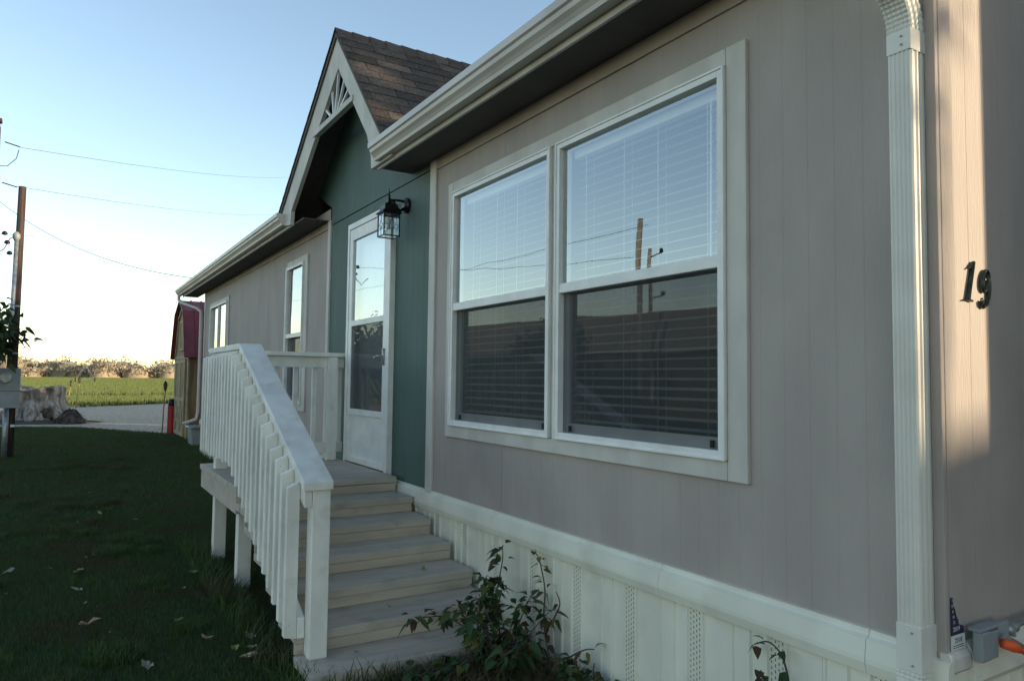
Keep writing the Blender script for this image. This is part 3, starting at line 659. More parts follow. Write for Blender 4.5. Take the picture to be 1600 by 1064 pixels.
while y < 6.12:
    zt = captop(y)-.050+random.uniform(-.007,.007); zb = captop(y)-.800+random.uniform(-.010,.006)
    w_ = .040; x0, x1 = -1.226, -1.1675
    p = MB(); yy = y+random.uniform(-.004,.004)          # top cut to a slant, rising towards the rail
    p.prism([(x0,zb+.012),(x1,zb),(x1,zt),(x0,zt-.026)], lambda u,v,t: (u,t,v), yy, yy+w_)
    o = p.build('baluster', M['rail'], steps, .0025)
    if k % 2 == 0:
        for zz in (zt-.055, zb+.07): MB().lathe([(.0035,0),(.0035,-.0012)], (x0+.018+random.uniform(-.008,.008),yy-.0005,zz), 6, 'x').build('nail_head', M['steel'], o)
    y += .1115; k += 1
# back railing beside the door
BY = 6.30
MB().box(-1.06,-.022,BY-.02,BY+.12,.94,.976).build('handrail', M['rail'], steps, .004)
MB().box(-1.015,-.022,BY+.03,BY+.068,.845,.939).build('upper_rail', M['rail'], steps, .003); MB().box(-1.015,-.022,BY+.03,BY+.068,.10,.19).build('lower_rail', M['rail'], steps, .003)
MB().box(-.178,-.090,BY-.012,BY+.029,DK,.938).build('rail_post', M['rail'], steps, .004)
for x in (-.95,-.785,-.62,-.455,-.29,-.062): MB().box(x,x+.040,BY+.069,BY+.107,.11,.90).build('baluster', M['rail'], steps, .003)

# ================================================================== things on the house
# ------- wall lantern
LX, LY, LZ = -.150, 5.02, 1.80
lan = thing('wall_lantern', 'black iron wall lantern with leaded glass panes beside the front door', 'lantern', (0, LY, 2.065))
MB().lathe([(.058,-.002),(.058,-.016),(.052,-.022),(.040,-.026),(.036,-.034),(.012,-.036)], (0,LY,2.055), 24, 'x').build('back_plate', M['iron'], lan, 0, True)
MB().tube([(-.03,LY,2.03),(-.06,LY,2.01),(-.09,LY,2.03),(-.11,LY,2.07),(LX,LY,2.075)], [.012,.010,.009,.009,.008], 8).build('arm', M['iron'], lan, 0, True)
MB().tube([(-.03,LY,2.085),(-.08,LY,2.085),(LX,LY,2.08)], [.010,.009,.009], 8).build('arm', M['iron'], lan, 0, True)
hs = .060
cp = MB(); lv = [(.076,1.972),(.074,1.980),(.052,2.000),(.050,2.036),(.030,2.050),(.012,2.062),(.011,2.085)]
vs = [(LX+sx*r_, LY+sy*r_, z) for r_, z in lv for sx, sy in ((-1,-1),(1,-1),(1,1),(-1,1))]
cp.add(vs, [(i*4+j, i*4+(j+1) % 4, i*4+4+(j+1) % 4, i*4+4+j) for i in range(len(lv)-1) for j in range(4)]+[(3,2,1,0),(24,25,26,27)])
cp.build('lamp_roof', M['iron'], lan)
MB().lathe([(.010,0),(.014,.008),(.007,.016),(.012,.028),(.005,.040),(.004,.060),(.001,.085)], (LX,LY,2.082), 10).build('finial', M['iron'], lan, 0, True)
for sx in (-1, 1):
    for sy in (-1, 1): MB().box(LX+sx*hs-.004,LX+sx*hs+.004,LY+sy*hs-.004,LY+sy*hs+.004,LZ,1.975).build('corner_bar', M['iron'], lan)
fb = MB()
for z0, z1 in ((LZ,LZ+.008),(1.964,1.972)):
    for s_ in (-1, 1):
        fb.box(LX-hs+.004,LX+hs-.004,LY+s_*hs-.004,LY+s_*hs+.004,z0,z1); fb.box(LX+s_*hs-.004,LX+s_*hs+.004,LY-hs+.004,LY+hs-.004,z0,z1)
fb.build('cage', M['iron'], lan)
for ax, s_ in (('x',-1),('x',1),('y',-1),('y',1)):
    g = MB(); l = MB()
    def P3(u, z, d=0):
        return (LX+s_*(hs-.001+d), LY+u, z) if ax == 'x' else (LX+u, LY+s_*(hs-.001+d), z)
    g.add([P3(-hs,LZ),P3(hs,LZ),P3(hs,1.97),P3(-hs,1.97)], [(0,1,2,3)])
    pn = g.build('pane', M['lglass'], lan)
    segs = [((0,LZ+.008),(0,LZ+.045)),((0,LZ+.045),(.026,LZ+.085)),((.026,LZ+.085),(0,LZ+.125)),((0,LZ+.125),(-.026,LZ+.085)),((-.026,LZ+.085),(0,LZ+.045)),((0,LZ+.125),(0,1.965)),((.026,LZ+.085),(hs,LZ+.085)),((-.026,LZ+.085),(-hs,LZ+.085))]
    for p, q in segs: l.tube([P3(*p, .001), P3(*q, .001)], .0018, 4)
    l.build('lead_came', M['iron'], pn)
MB().lathe([(.012,0),(.012,.03),(.018,.045),(.020,.06),(.012,.082),(.002,.088)], (LX,LY,1.86), 10).build('bulb', M['white'], lan, 0, True)

# ------- house number digits: stroke outlines swept to a raised bevelled plate
def digit(strokes, ox, oz, h, label, polys=()):
    mb = MB(); y0, y1 = YE-.012, YE-.003
    for pts in strokes:
        left, right = [], []
        for i, (x, z, wd) in enumerate(pts):
            xa, za, _ = pts[max(i-1,0)]; xb, zb, _ = pts[min(i+1,len(pts)-1)]
            dx, dz = xb-xa, zb-za; L_ = math.hypot(dx, dz) or 1; nx, nz = -dz/L_, dx/L_
            wd *= .8; left.append((ox+(x+nx*wd)*h, oz+(z+nz*wd)*h)); right.append((ox+(x-nx*wd)*h, oz+(z-nz*wd)*h))
        n = len(pts); k = len(mb.v)
        for (lx, lz), (rx, rz) in zip(left, right):
            cxm, czm = (lx+rx)/2, (lz+rz)/2; s = .55
            mb.v += [(lx,y1,lz),(lx,y0+.004,lz),(cxm+(lx-cxm)*s,y0,czm+(lz-czm)*s),(cxm,y0+.003,czm),(cxm+(rx-cxm)*s,y0,czm+(rz-czm)*s),(rx,y0+.004,rz),(rx,y1,rz)]
        for i in range(n-1):
            for j in range(6): mb.f.append((k+i*7+j,k+i*7+j+1,k+(i+1)*7+j+1,k+(i+1)*7+j))
        mb.f.append(tuple(k+j for j in range(7))); mb.f.append(tuple(k+(n-1)*7+j for j in range(7))[::-1])
    o = mb.build('house_number', M['bronze'])
    tag(o, label, 'number', 'house number digits')
    for dz in (.25, .75): MB().tube([(ox+.02*h+dz*.28*h, YE-.006, oz+dz*h), (ox+.02*h+dz*.28*h, YE+.002, oz+dz*h)], .003, 6).build('mounting_pin', M['iron'], o)
    return o
one = [[(-.20,.0,.02),(-.02,.03,.035),(.20,.0,.03)], [(.0,.02,.085),(.12,.42,.07),(.24,.80,.06),(.30,1.0,.035)], [(.04,.80,.02),(.15,.86,.035),(.28,.97,.045)]]
digit(one, .160, 1.010, .122, 'dark bronze raised digit 1 on the sunlit end wall')
nine = []
for i in range(17):
    t = 2*math.pi*i/16+R(-20); nine.append((.17+.165*math.cos(t)+.06*math.sin(t), .70+.27*math.sin(t), .050+.022*abs(math.cos(t))))
tail = [(.37,.72,.065),(.37,.50,.065),(.31,.27,.058),(.20,.09,.045),(.06,.02,.045),(-.05,.07,.055),(-.06,.15,.06),(-.01,.18,.035)]
digit([nine, tail], .243, .992, .122, 'dark bronze raised digit 9 at the shadow edge on the end wall')

# ------- permit sticker with its state-shaped top
def text_mesh(body, size, name, ma, mat4, parent):
    cu = bpy.data.curves.new(name, 'FONT'); cu.body = body; cu.size = size; cu.align_x = 'CENTER'; cu.align_y = 'CENTER'; cu.extrude = .0002
    o = bpy.data.objects.new(name+'_tmp', cu); COL.objects.link(o); dg = bpy.context.evaluated_depsgraph_get()
    me = bpy.data.meshes.new_from_object(o.evaluated_get(dg)); bpy.data.objects.remove(o); bpy.data.curves.remove(cu)
    me.name = name; me.materials.clear(); me.materials.append(ma); q = link(name, me, parent); q.matrix_basis = mat4; return q
stk = thing('permit_sticker', 'dark purple and white year sticker low on the end wall near the corner', 'sticker', (.055, YE-.003, .02))
yw = YE-.0150
xz = lambda u,v,t: (u,t,v)
MB().prism([(.008,.046),(.075,.046),(.073,.066),(.048,.074),(.046,.086),(.036,.098),(.030,.116),(.020,.130),(.0185,.152),(.008,.152)], xz, yw-.002, yw).build('state_shape', M['purple'], stk)
MB().box(.006,.080,yw-.0022,yw-.0004,.003,.0455).build('white_label', M['white'], stk)
def face_end(x, z): return Matrix.Translation((x, yw-.0026, z)) @ Matrix.Rotation(R(90), 4, 'X')
text_mesh('2019', .018, 'printed_year', M['white'], face_end(.034,.062), stk)
for k, ch in enumerate('IDAHO'): text_mesh(ch, .012, 'printed_letter', M['white'], face_end(.0140+.003*max(0,k-1), .144-.0155*k), stk)
text_mesh('2018', .020, 'printed_year', M['ink'], face_end(.043,.030), stk)
for z in (.010, .0155): MB().box(.014,.072,yw-.0027,yw-.0023,z,z+.0018).build('printed_line', M['ink'], stk)

# ------- outlet box, conduit and extension cord at the right edge
ub = thing('outlet_box', 'grey metal outlet box with flipped lid on the end wall skirting', 'outlet box', (.14, YE, 0))
MB().box(.086,.134,YE-.062,YE-.034,-.03,.052).build('box', M['greybox'], ub, .003)
MB().box(.134,.136,YE-.058,YE-.036,-.028,.048).build('seam', M['iron'], ub); MB().box(.1362,.180,YE-.060,YE-.034,-.03,.048).build('box', M['greybox'], ub, .003)
MB().box(.084,.200,YE-.056,YE-.022,.0525,.062).build('cover_plate', M['greybox'], ub, .002)
MB().box(.195,.262,YE-.052,YE-.030,.010,.060).build('box', M['greybox'], ub, .003)
for x, z in ((.094,.044),(.126,.044),(.094,-.022),(.126,-.022)): MB().lathe([(.003,0),(.003,.0015)], (x,YE-.0635,z), 6).build('screw', M['steel'], ub)
MB().prism([(.170,.030),(.184,.042),(.300,-.012),(.296,-.024)], xz, YE-.078, YE-.070).build('lid', M['steel'], ub, .002)
MB().tube([(.262,YE-.045,.030),(.31,YE-.045,.030),(.325,YE-.045,.036),(.62,YE-.045,.046),(1.4,YE-.045,.052)], [.014,.014,.009,.009,.009], 10).build('conduit', M['steel'], ub, 0, True)
MB().box(.268,.276,YE-.064,YE-.016,.012,.050).build('clamp', M['steel'], ub, .002)
cord = thing('extension_cord', 'orange extension cord plugged into the grey outlet box', 'cord', (.26, YE-.09, -.02))
MB().tube([(.176,YE-.072,.014),(.205,YE-.086,.004),(.230,YE-.094,-.008)], [.014,.016,.010], 10).build('plug', M['orange'], cord, 0, True)
MB().tube([(.226,YE-.093,-.006),(.28,YE-.100,-.035),(.36,YE-.108,-.085),(.44,YE-.115,-.15),(.52,YE-.13,-.28),(.60,YE-.16,-.48),(.68,YE-.20,GZ+.012),(.85,YE-.3,GZ+.012),(1.2,YE-.34,GZ+.012)], .0072, 8).build('cable', M['orange'], cord, 0, True)

# ================================================================== plants
def leaf_np(pos, dirs, size, fold=.25, droop=.3, aspect=.55):
    """a pointed folded leaf of 4 triangles pairs at each position"""
    n = len(pos); d = dirs/np.linalg.norm(dirs, axis=1, keepdims=True)
    upv = np.tile([0,0,1.0], (n,1))+RNG.normal(0,.35,(n,3)); s = np.cross(d, upv); s /= np.linalg.norm(s, axis=1, keepdims=True)+1e-9
    nn = np.cross(s, d); L = size[:,None]; Wd = L*aspect/2
    a = pos; c = pos+d*L*.45-nn*0; tip = pos+d*L-np.array([0,0,1])*L*droop
    l1 = pos+d*L*.30+s*Wd+nn*L*fold*.35; r1 = pos+d*L*.30-s*Wd+nn*L*fold*.35
    l2 = pos+d*L*.65+s*Wd*.72+nn*L*fold*.2-np.array([0,0,1])*L*droop*.4; r2_ = pos+d*L*.65-s*Wd*.72+nn*L*fold*.2-np.array([0,0,1])*L*droop*.4
    c2 = pos+d*L*.65-np.array([0,0,1])*L*droop*.4; c1 = pos+d*L*.30
    V = np.stack([a,c1,c2,tip,l1,l2,r1,r2_], 1)
    i = np.arange(n)[:,None]*8
    Fc = np.vstack([i+np.array(q) for q in ((0,1,4),(4,1,5),(1,2,5),(5,2,3),(0,6,1),(6,7,1),(1,7,2),(7,3,2))])
    return V.reshape(-1,3), Fc
def vine(name, label, cat, base, stems, lsize, ma, group=None, dmul=1.0, aspect=.55, spread=.05):
    t = thing(name, label, cat, base, group)
    st = MB(); P, D, Sz = [], [], []
    for pts, dens in stems:
        pts = [np.array(p, float) for p in pts]
        # smooth
        q = []
        for i in range(len(pts)-1):
            for k in range(6):
                s_ = k/6; p0, p1, p2, p3 = pts[max(i-1,0)], pts[i], pts[i+1], pts[min(i+2,len(pts)-1)]
                q.append(.5*((2*p1)+(-p0+p2)*s_+(2*p0-5*p1+4*p2-p3)*s_*s_+(-p0+3*p1-3*p2+p3)*s_**3))
        q.append(pts[-1]); L_ = sum(np.linalg.norm(b-a) for a, b in zip(q, q[1:]))
        st.tube([tuple(v) for v in q], [.0045*(1-.7*i/len(q))+.0008 for i in range(len(q))], 5)
        for _ in range(int(dens*L_*dmul)):
            i = RNG.integers(1, len(q)); d = RNG.normal(0,1,3); d[2] = d[2]*.45-.15; d[0] -= .25
            o = d/np.linalg.norm(d)*RNG.uniform(.005,spread); P.append(q[i]+o); D.append(d); Sz.append(RNG.uniform(*lsize))
    st.build('stem', M['bark'], t)
    V, Fc = leaf_np(np.array(P), np.array(D), np.array(Sz), aspect=aspect)
    mesh_np('leaves', V, Fc, ma, t, True)
    return t
def S3(*p): return list(p)
b = (-.30, 3.05, GZ)
stems = []
for _ in range(13):     # dense low heart of the bush
    a_ = random.uniform(0, 6.3); r_ = random.uniform(.03,.14); h_ = random.uniform(.12,.34)
    p0 = (b[0]+r_*.4*math.cos(a_), b[1]+r_*.5*math.sin(a_), GZ); stems.append(([p0,(p0[0]+.06*math.cos(a_),p0[1]+.08*math.sin(a_),GZ+h_*.6),(p0[0]+.16*math.cos(a_),p0[1]+.2*math.sin(a_),GZ+h_)], 70))
stems += [([(-.26,3.2,GZ),(-.22,3.3,-.45),(-.17,3.33,-.30),(-.13,3.36,-.20),(-.12,3.38,-.13)], 85), ([(-.30,3.1,GZ),(-.30,3.22,-.48),(-.27,3.30,-.36),(-.25,3.32,-.26)], 120),
          ([(-.34,3.1,GZ),(-.42,3.2,-.48),(-.50,3.28,-.42),(-.58,3.31,-.415),(-.66,3.30,-.40)], 60), ([(-.32,3.08,GZ),(-.38,3.15,-.50),(-.44,3.22,-.40),(-.46,3.24,-.33)], 60),
          ([(-.28,3.1,GZ),(-.24,3.2,-.5),(-.22,3.28,-.35),(-.18,3.26,-.28)], 90)]
vine('climbing_bush', 'leafy green bush with drooping leaves growing beside the bottom steps', 'bush', b, stems, (.045,.085), M['bush'], dmul=1.0, aspect=.5)
M['dry'] = leaf_mat('browned_leaf', [(0.07,0.04,0.022),(0.12,0.09,0.03),(0.17,0.14,0.03),(0.035,0.055,0.018),(0.10,0.055,0.03)], .2)
vine('dying_vine', 'thin dying vine with curled brown and yellow leaves against the skirting', 'vine', (-.09, 2.93, GZ),
     [([(-.12,2.90,GZ),(-.09,3.02,-.45),(-.06,3.06,-.30),(-.055,3.10,-.20),(-.05,3.14,-.145),(-.05,3.20,-.13)], 34), ([(-.09,3.0,-.47),(-.08,2.95,-.40),(-.06,2.93,-.33),(-.055,2.97,-.28)], 30), ([(-.11,2.9,GZ),(-.09,2.82,-.55),(-.07,2.72,-.48),(-.06,2.66,-.46)], 26)],
     (.04,.065), M['dry'], spread=.02)
vine('low_vine', 'small green vine sprig growing up the skirting near the downspout', 'vine', (-.10, 1.62, GZ),
     [([(-.12,1.55,GZ),(-.10,1.58,-.45),(-.075,1.60,-.28),(-.06,1.64,-.17),(-.055,1.70,-.135),(-.06,1.76,-.16)], 30), ([(-.10,1.6,-.35),(-.10,1.66,-.27),(-.10,1.70,-.22)], 40), ([(-.12,1.56,GZ),(-.14,1.5,-.5),(-.13,1.48,-.4)], 40)],
     (.035,.058), M['bush'], spread=.015, aspect=.62)
weed = [([(-.20+random.uniform(-.1,.1), 2.62+random.uniform(-.12,.1), GZ), (-.2+random.uniform(-.2,.15), 2.62+random.uniform(-.22,.2), GZ+random.uniform(.05,.14))], 130) for _ in range(14)]
vine('ground_weed', 'low round-leaved green weed on the soil below the dying vine', 'weed', (-.2, 2.62, GZ), weed, (.03,.055), M['bush'], aspect=.8, spread=.03)
weed = [([(-.62+random.uniform(-.1,.1), 3.12+random.uniform(-.06,.06), GZ), (-.62+random.uniform(-.16,.16), 3.12+random.uniform(-.1,.1), GZ+random.uniform(.03,.11))], 130) for _ in range(9)]
vine('ground_weed', 'broad-leaved green weed at the foot of the bottom riser', 'weed', (-.62, 3.12, GZ), weed, (.035,.06), M['bush'], aspect=.85, spread=.03)
# dead straw and litter under the bush
V, Fc = blades('', 2600, (-.75,-.03,2.3,3.22), .03, .10, .004, None, None, 2.5, GZ+.01)
M['straw'] = leaf_mat('straw', [(0.16,0.12,0.06),(0.10,0.08,0.04),(0.06,0.07,0.025)], .2)
tag(mesh_np('straw_litter', V, Fc, M['straw']), 'dry straw and stalks scattered on the soil under the bush', 'litter', kind='stuff')

# ------- fallen leaves, every leaf its own thing
def leaf_mesh(kind):
    mb = MB()
    if kind == 0: out = [(0,0),(.25,.18),(.55,.24),(.85,.14),(1.15,0),(.85,-.14),(.55,-.24),(.25,-.18)]
    elif kind == 1: out = [(0,0),(.16,.20),(.16,.38),(.38,.36),(.56,.46),(.70,.30),(.90,.22),(1.05,.04),(.86,-.16),(.70,-.26),(.58,-.44),(.38,-.32),(.18,-.36),(.16,-.16)]
    else: out = [(0,0),(.2,.14),(.5,.16),(.8,.10),(1.2,.02),(.8,-.13),(.5,-.2),(.2,-.15)]
    n = len(out); z = lambda x, y: .75*abs(y)**1.3+.35*(x-.45)**2+.10*math.sin(9*x+5*y)
    vs = [(x-.5, y, z(x, y)) for x, y in out]+[(0,0,z(.5,0)*.3)]
    mb.add(vs, [(i,(i+1) % n,n) for i in range(n)])
    me = bpy.data.meshes.new('fallen_leaf'); me.from_pydata(mb.v, [], mb.f); return me
lm = {}
def fallen(x, y, z, size, kind, ma, label, rz=None, group='fallen leaves on the lawn'):
    key = (kind, ma)
    if key not in lm: lm[key] = leaf_mesh(kind); lm[key].materials.append(M[ma])
    o = bpy.data.objects.new('fallen_leaf', lm[key]); COL.objects.link(o); o.location = (x, y, z); o.scale = (size*.85, size*.85, size*random.uniform(.7,1.5))
    o.rotation_euler = (R(random.uniform(-14,14)), R(random.uniform(-14,14)), random.uniform(0,6.28) if rz is None else rz)
    tag(o, label, 'leaf', group)
LZZ = GZ+.034
for x, y, s, k, ma, lb in [
    (-2.01,6.02,.125,0,'leaf_yellow','large tan yellow fallen leaf on the lawn left of the porch posts'),
    (-1.99,4.73,.115,2,'leaf_tan','long tan fallen leaf on the lawn in the lower left'),
    (-1.77,3.90,.080,1,'leaf_pale','pale lobed fallen leaf nearest the bottom edge of the lawn'),
    (-1.46,4.16,.085,1,'leaf_tan','reddish tan leaf on the lawn left of the bottom steps'),
    (-1.16-.1,4.07,.085,1,'leaf_pale','pale upright leaf on the lawn closest to the step stringer'),
    (-1.28,3.92,.07,2,'leaf_pale','narrow pale leaf beside the bottom step on the lawn'),
    (-1.33,3.80,.10,0,'leaf_tan','brown fallen leaf on the lawn beside the newel post'),
    (-1.36,3.95,.06,1,'leaf_green','yellow green leaf on the lawn behind the brown leaf by the newel'),
    (-2.03,5.50,.09,2,'leaf_pale','narrow pale leaf in front of the large yellow leaf on the lawn'),
    (-2.43,6.25,.11,2,'leaf_pale','pale leaf at the left edge of the lawn'),
    (-1.80,8.4,.09,0,'leaf_yellow','small yellow leaf on the lawn halfway to the meter post'),
    (-1.33,5.60,.09,0,'leaf_green','greenish yellow leaf on the lawn near the porch corner post'),
    (-1.55,4.55,.055,0,'leaf_tan','small tan leaf on the lawn between the pale and reddish leaves'),
    (-1.52,7.9,.10,2,'leaf_tan','tan leaf on the lawn beyond the far porch post')]:
    fallen(x, y, LZZ, s, k, ma, lb)
for i in range(16):
    x, y = random.uniform(-2.6,-1.3), random.uniform(4.2,11)
    fallen(x, y, LZZ-.005, random.uniform(.025,.04), random.choice((0,1,2)), random.choice(('leaf_tan','leaf_pale','leaf_pale','leaf_green')), 'tiny leaf scrap among the blades of the dark lawn', group='tiny leaf scraps on the lawn')
fallen(-.82,4.28,TZ[3]+.006,.085,0,'leaf_yellow','yellow fallen leaf on the tread beside the newel', group='fallen leaves on the steps')
fallen(-.30,3.98,TZ[4]+.006,.065,2,'leaf_yellow','narrow yellow leaf on the right side of a middle tread', group='fallen leaves on the steps')
fallen(-.10,4.60,TZ[1]+.006,.045,1,'leaf_tan','small brown leaf caught on the upper step against the skirting', group='fallen leaves on the steps')
fallen(-.10,4.90,TZ[1]+.006,.045,0,'leaf_tan','curled brown leaf under the deck edge on the top tread', group='fallen leaves on the steps')
fallen(-.9,3.45,TZ[6]+.004,.03,0,'leaf_tan','brown scrap of leaf on the bottom tread beside the newel', group='fallen leaves on the steps')
fallen(-.62,3.72,TZ[5]+.005,.035,2,'leaf_tan','thin dark twig-like leaf on the second tread from the ground', group='fallen leaves on the steps')

# ================================================================== yard and background
# ------- meter pole with galvanised riser, meter box and service drop
PX, PY = -2.90, 14.98
up_ = thing('meter_pole', 'brown wooden service pole with galvanised conduit at the left of the lawn', 'pole', (PX, PY, GZ))
MB().tube([(PX-.01,PY,GZ-.05),(PX,PY,1.5),(PX+.012,PY,3.985)], [.078,.070,.058], 14).build('pole', M['pole'], up_, 0, True)
MB().tube([(PX-.055,PY-.085,.20),(PX-.045,PY-.085,1.6),(PX-.030,PY-.085,3.05)], .034, 10).build('conduit', M['steel'], up_, 0, True)
MB().tube([(PX-.06,PY-.085,GZ-.02),(PX-.06,PY-.085,.18)], .045, 10).build('conduit', M['steel'], up_, 0, True)
MB().lathe([(.036,0),(.045,.02),(.060,.06),(.055,.11),(.02,.15)], (PX-.035,PY-.09,3.03), 10).build('weatherhead', M['greybox'], up_, 0, True)
for q in ((PX-.16,PY-.12,2.98),(PX-.20,PY-.12,3.13),(PX-.12,PY-.12,2.80)): MB().lathe([(.012,-.03),(.040,-.02),(.046,.0),(.030,.03),(.012,.04)], q, 8).build('insulator', M['iron'], up_, 0, True)
for z in (1.9, 1.1): MB().lathe([(.078,0),(.078,.025)], (PX-.01,PY-.02,z), 12).build('strap', M['steel'], up_)
MB().tube([(PX-.04,PY-.13,3.10),(PX-.12,PY-.13,3.05),(PX-.20,PY-.13,2.86),(PX-.34,PY-.13,2.74),(PX-.5,PY-.13,2.9)], .008, 6).build('drip_loop', M['wire'], up_)
MB().box(PX-.10+.11,PX-.10+.17,PY-.14,PY-.09,-.13,-.09).build('clip', M['white'], up_)
mbx = thing('meter_box', 'grey electric meter box with round dial mounted on the service pole', 'meter box', (PX-.05, PY-.2, .19))
MB().box(-3.16,-2.775,PY-.25,PY-.13,.19,.855).build('cabinet', M['greybox'], mbx, .008)
MB().box(-3.165,-2.770,PY-.254,PY-.2505,.47,.478).build('cover_seam', M['iron'], mbx)
mt = MB().lathe([(.090,0),(.090,.03),(.082,.034)], (0,0,0), 24).build('meter_ring', M['steel'], mbx, 0, False)
mt.matrix_parent_inverse = mbx.matrix_basis.inverted(); mt.matrix_basis = Matrix.Translation((-2.975,PY-.25,.70)) @ Matrix.Rotation(R(90),4,'X')
mg = MB().lathe([(.076,.03),(.076,.07),(.060,.085),(.02,.090)], (0,0,0), 24).build('dial', mat('meter_dial',(.55,.56,.50),.2,.1,30), mt, 0, True)
MB().box(-.035,.035,-.010,.012,.0905,.0925).build('register', M['ink'], mt)
# second pole behind, mostly out of frame
p2 = thing('utility_pole', 'tall brown utility pole cut off by the left edge of the view', 'pole', (-4.0, 24, GZ))
MB().tube([(-4.02,24,GZ-.05),(-4.0,24,7.5)], [.16,.12], 12).build('pole', M['pole'], p2, 0, True)
MB().box(-4.9,-3.86,23.9,24.1,7.62,7.72).build('cross_arm', M['pole'], p2)
MB().tube([(-4.0,24,7.45),(-4.0,24,7.75)], .10, 10).build('pole_top', M['pole'], p2)
for k, (z, x) in enumerate(((7.08,-3.78),(5.95,-3.80))):
    MB().tube([(x,24,z+.03),(x+.35,24,z-.05)], .016, 8).build('strain_insulator', M['iron'], p2)
MB().tube([(-3.45,24,6.95),(-3.5,24,6.70),(-3.7,24,6.45),(-3.95,24,6.42)], .012, 6).build('jumper', M['wire'], p2)
def wire(a_, b_, sag, label, r_=.012):
    a_, b_ = Vector(a_), Vector(b_); pts = [a_.lerp(b_, i/24)-Vector((0,0,sag*4*(i/24)*(1-i/24))) for i in range(25)]
    tag(MB().tube(pts, r_, 5).build('overhead_wire', M['wire'], None, 0, True), label, 'wire', 'overhead wires')
wire((-3.44,24,7.02), (13.44,62,18.06-.3), .3, 'upper power line crossing the sky to the right of the tall pole', .007)
wire((-3.45,24,5.92), (12.47,62,14.73-.3), .3, 'lower power line crossing the sky behind the brown service pole', .007)
wire((-3.95,24,5.55), (-.05,14.9,2.62), .40, 'service wire sagging from the tall pole down to the house roof', .007)

# ------- small leafy tree at the left edge
def tree(name, label, base, h, crown_c, crown_r, nleaf, lsize, ma, group=None, nbr=9, trunk=.07, seed=1, clump=.17):
    rg = np.random.default_rng(seed)
    t = thing(name, label, 'tree', base, group); tb = MB(); B = np.array(base, float); C = np.array(crown_c, float); Rr = np.array(crown_r, float)
    fork = B*.0+np.array([B[0]+.1*(C[0]-B[0]), B[1]+.1*(C[1]-B[1]), B[2]+h*.35])
    tb.tube([tuple(B-np.array([0,0,.1])), tuple(B+np.array([.02,.01,h*.15])), tuple(fork)], [trunk*1.25,trunk,trunk*.8], 9)
    tips = []
    for _ in range(nbr):
        d = rg.normal(0,1,3); d /= np.linalg.norm(d); tip = C+d*Rr*rg.uniform(.45,.85)
        mid = (fork+tip)/2+rg.normal(0,.08,3)*Rr
        tb.tube([tuple(fork), tuple(mid), tuple(tip)], [trunk*.6,trunk*.35,trunk*.08], 6); tips += [tip, mid*.3+tip*.7]
        for _ in range(2):
            d = rg.normal(0,1,3); t2 = tip+d/np.linalg.norm(d)*Rr*.35; tb.tube([tuple(mid), tuple((mid+t2)/2+rg.normal(0,.04,3)), tuple(t2)], [trunk*.25,trunk*.15,trunk*.05], 5); tips.append(t2)
    tb.build('trunk', M['bark'], t, 0, True)
    tips = np.array(tips); idx = rg.integers(0, len(tips), nleaf)
    P = tips[idx]+rg.normal(0,1,(nleaf,3))*Rr*clump; D = rg.normal(0,1,(nleaf,3)); D[:,2] = D[:,2]*.6-.3
    V, Fc = leaf_np(P, D, rg.uniform(lsize[0], lsize[1], nleaf))
    mesh_np('crown', V, Fc, ma, t, True); return t
tree('leafy_tree', 'small dark leafy tree reaching in front of the service pole at left', (-3.75,14.2,GZ), 1.6, (-3.17,14.3,1.22), (.62,.6,.62), 900, (.12,.2), M['tree'], trunk=.05, seed=5)

# ------- weathered stump, brush heap
def lump(name, c, rx, ry, prof, n, amp, ma, parent=None, seed=3, ridged=9):
    """irregular lathe: creased ridges that wander with height, chips and hollows"""
    rg = np.random.default_rng(seed); vs = []; ph = rg.uniform(0, 6.28, 6); m_ = len(prof); zmax = max(z for _, z in prof)
    for k, (r_, z) in enumerate(prof):
        for j in range(n):
            a_ = 2*math.pi*j/n; w_ = .5*math.sin(3*z+ph[3])+.3*math.sin(7*z+ph[4])
            q = 1+amp*(1.1*abs(math.sin(ridged*.5*a_+ph[0]+w_))**.6-.55+.45*math.sin(3*a_+ph[1]+z)+.35*abs(math.sin(11*a_+ph[2]+2*w_)))+rg.normal(0,amp*.16)
            vs.append((c[0]+rx*r_*q*math.cos(a_), c[1]+ry*r_*q*math.sin(a_), c[2]+z*(1+.07*math.sin(2*a_+ph[5])*(z/zmax))+rg.normal(0,.012)))
    fs = [(i*n+j, i*n+(j+1) % n, (i+1)*n+(j+1) % n, (i+1)*n+j) for i in range(m_-1) for j in range(n)]+[tuple(range((m_-1)*n, m_*n))]
    mb = MB(); mb.add(vs, fs); return mb.build(name, ma, parent)
stp = thing('tree_stump', 'big pale weathered tree stump with gnarled roots behind the meter box', 'stump', (-2.85, 26.6, GZ))
lump('stump_body', (-2.85,26.6,GZ), .78, .75, [(1.28,-.05),(1.22,.04),(1.12,.12),(1.02,.22),(.96,.32),(.93,.42),(.90,.52),(.88,.62),(.87,.72),(.86,.82),(.87,.90),(.88,.98),(.80,1.02),(.60,.985),(.2,.97)], 96, .15, M['stump'], stp, 3, 7)
for a_, l_ in ((-.9,.75),(-1.7,.6),(-.3,.85),(-2.5,.8),(.3,.7)):
    q = Vector((math.cos(a_), math.sin(a_), 0)); c = Vector((-2.85,26.6,GZ))
    MB().tube([c+q*.55+Vector((0,0,.55)), c+q*.82+Vector((0,0,.24)), c+q*(.85+l_*.35)+Vector((0,0,.08)), c+q*(.85+l_*.7)+Vector((0,0,-.04))], [.22,.19,.13,.05], 9).build('root', M['stump'], stp, 0, True)
lump('rotten_hollow', (-2.55,25.93,GZ+.12), .22, .16, [(.9,0),(1,.1),(.9,.22),(.4,.30)], 18, .2, M['brush'], stp, 5)
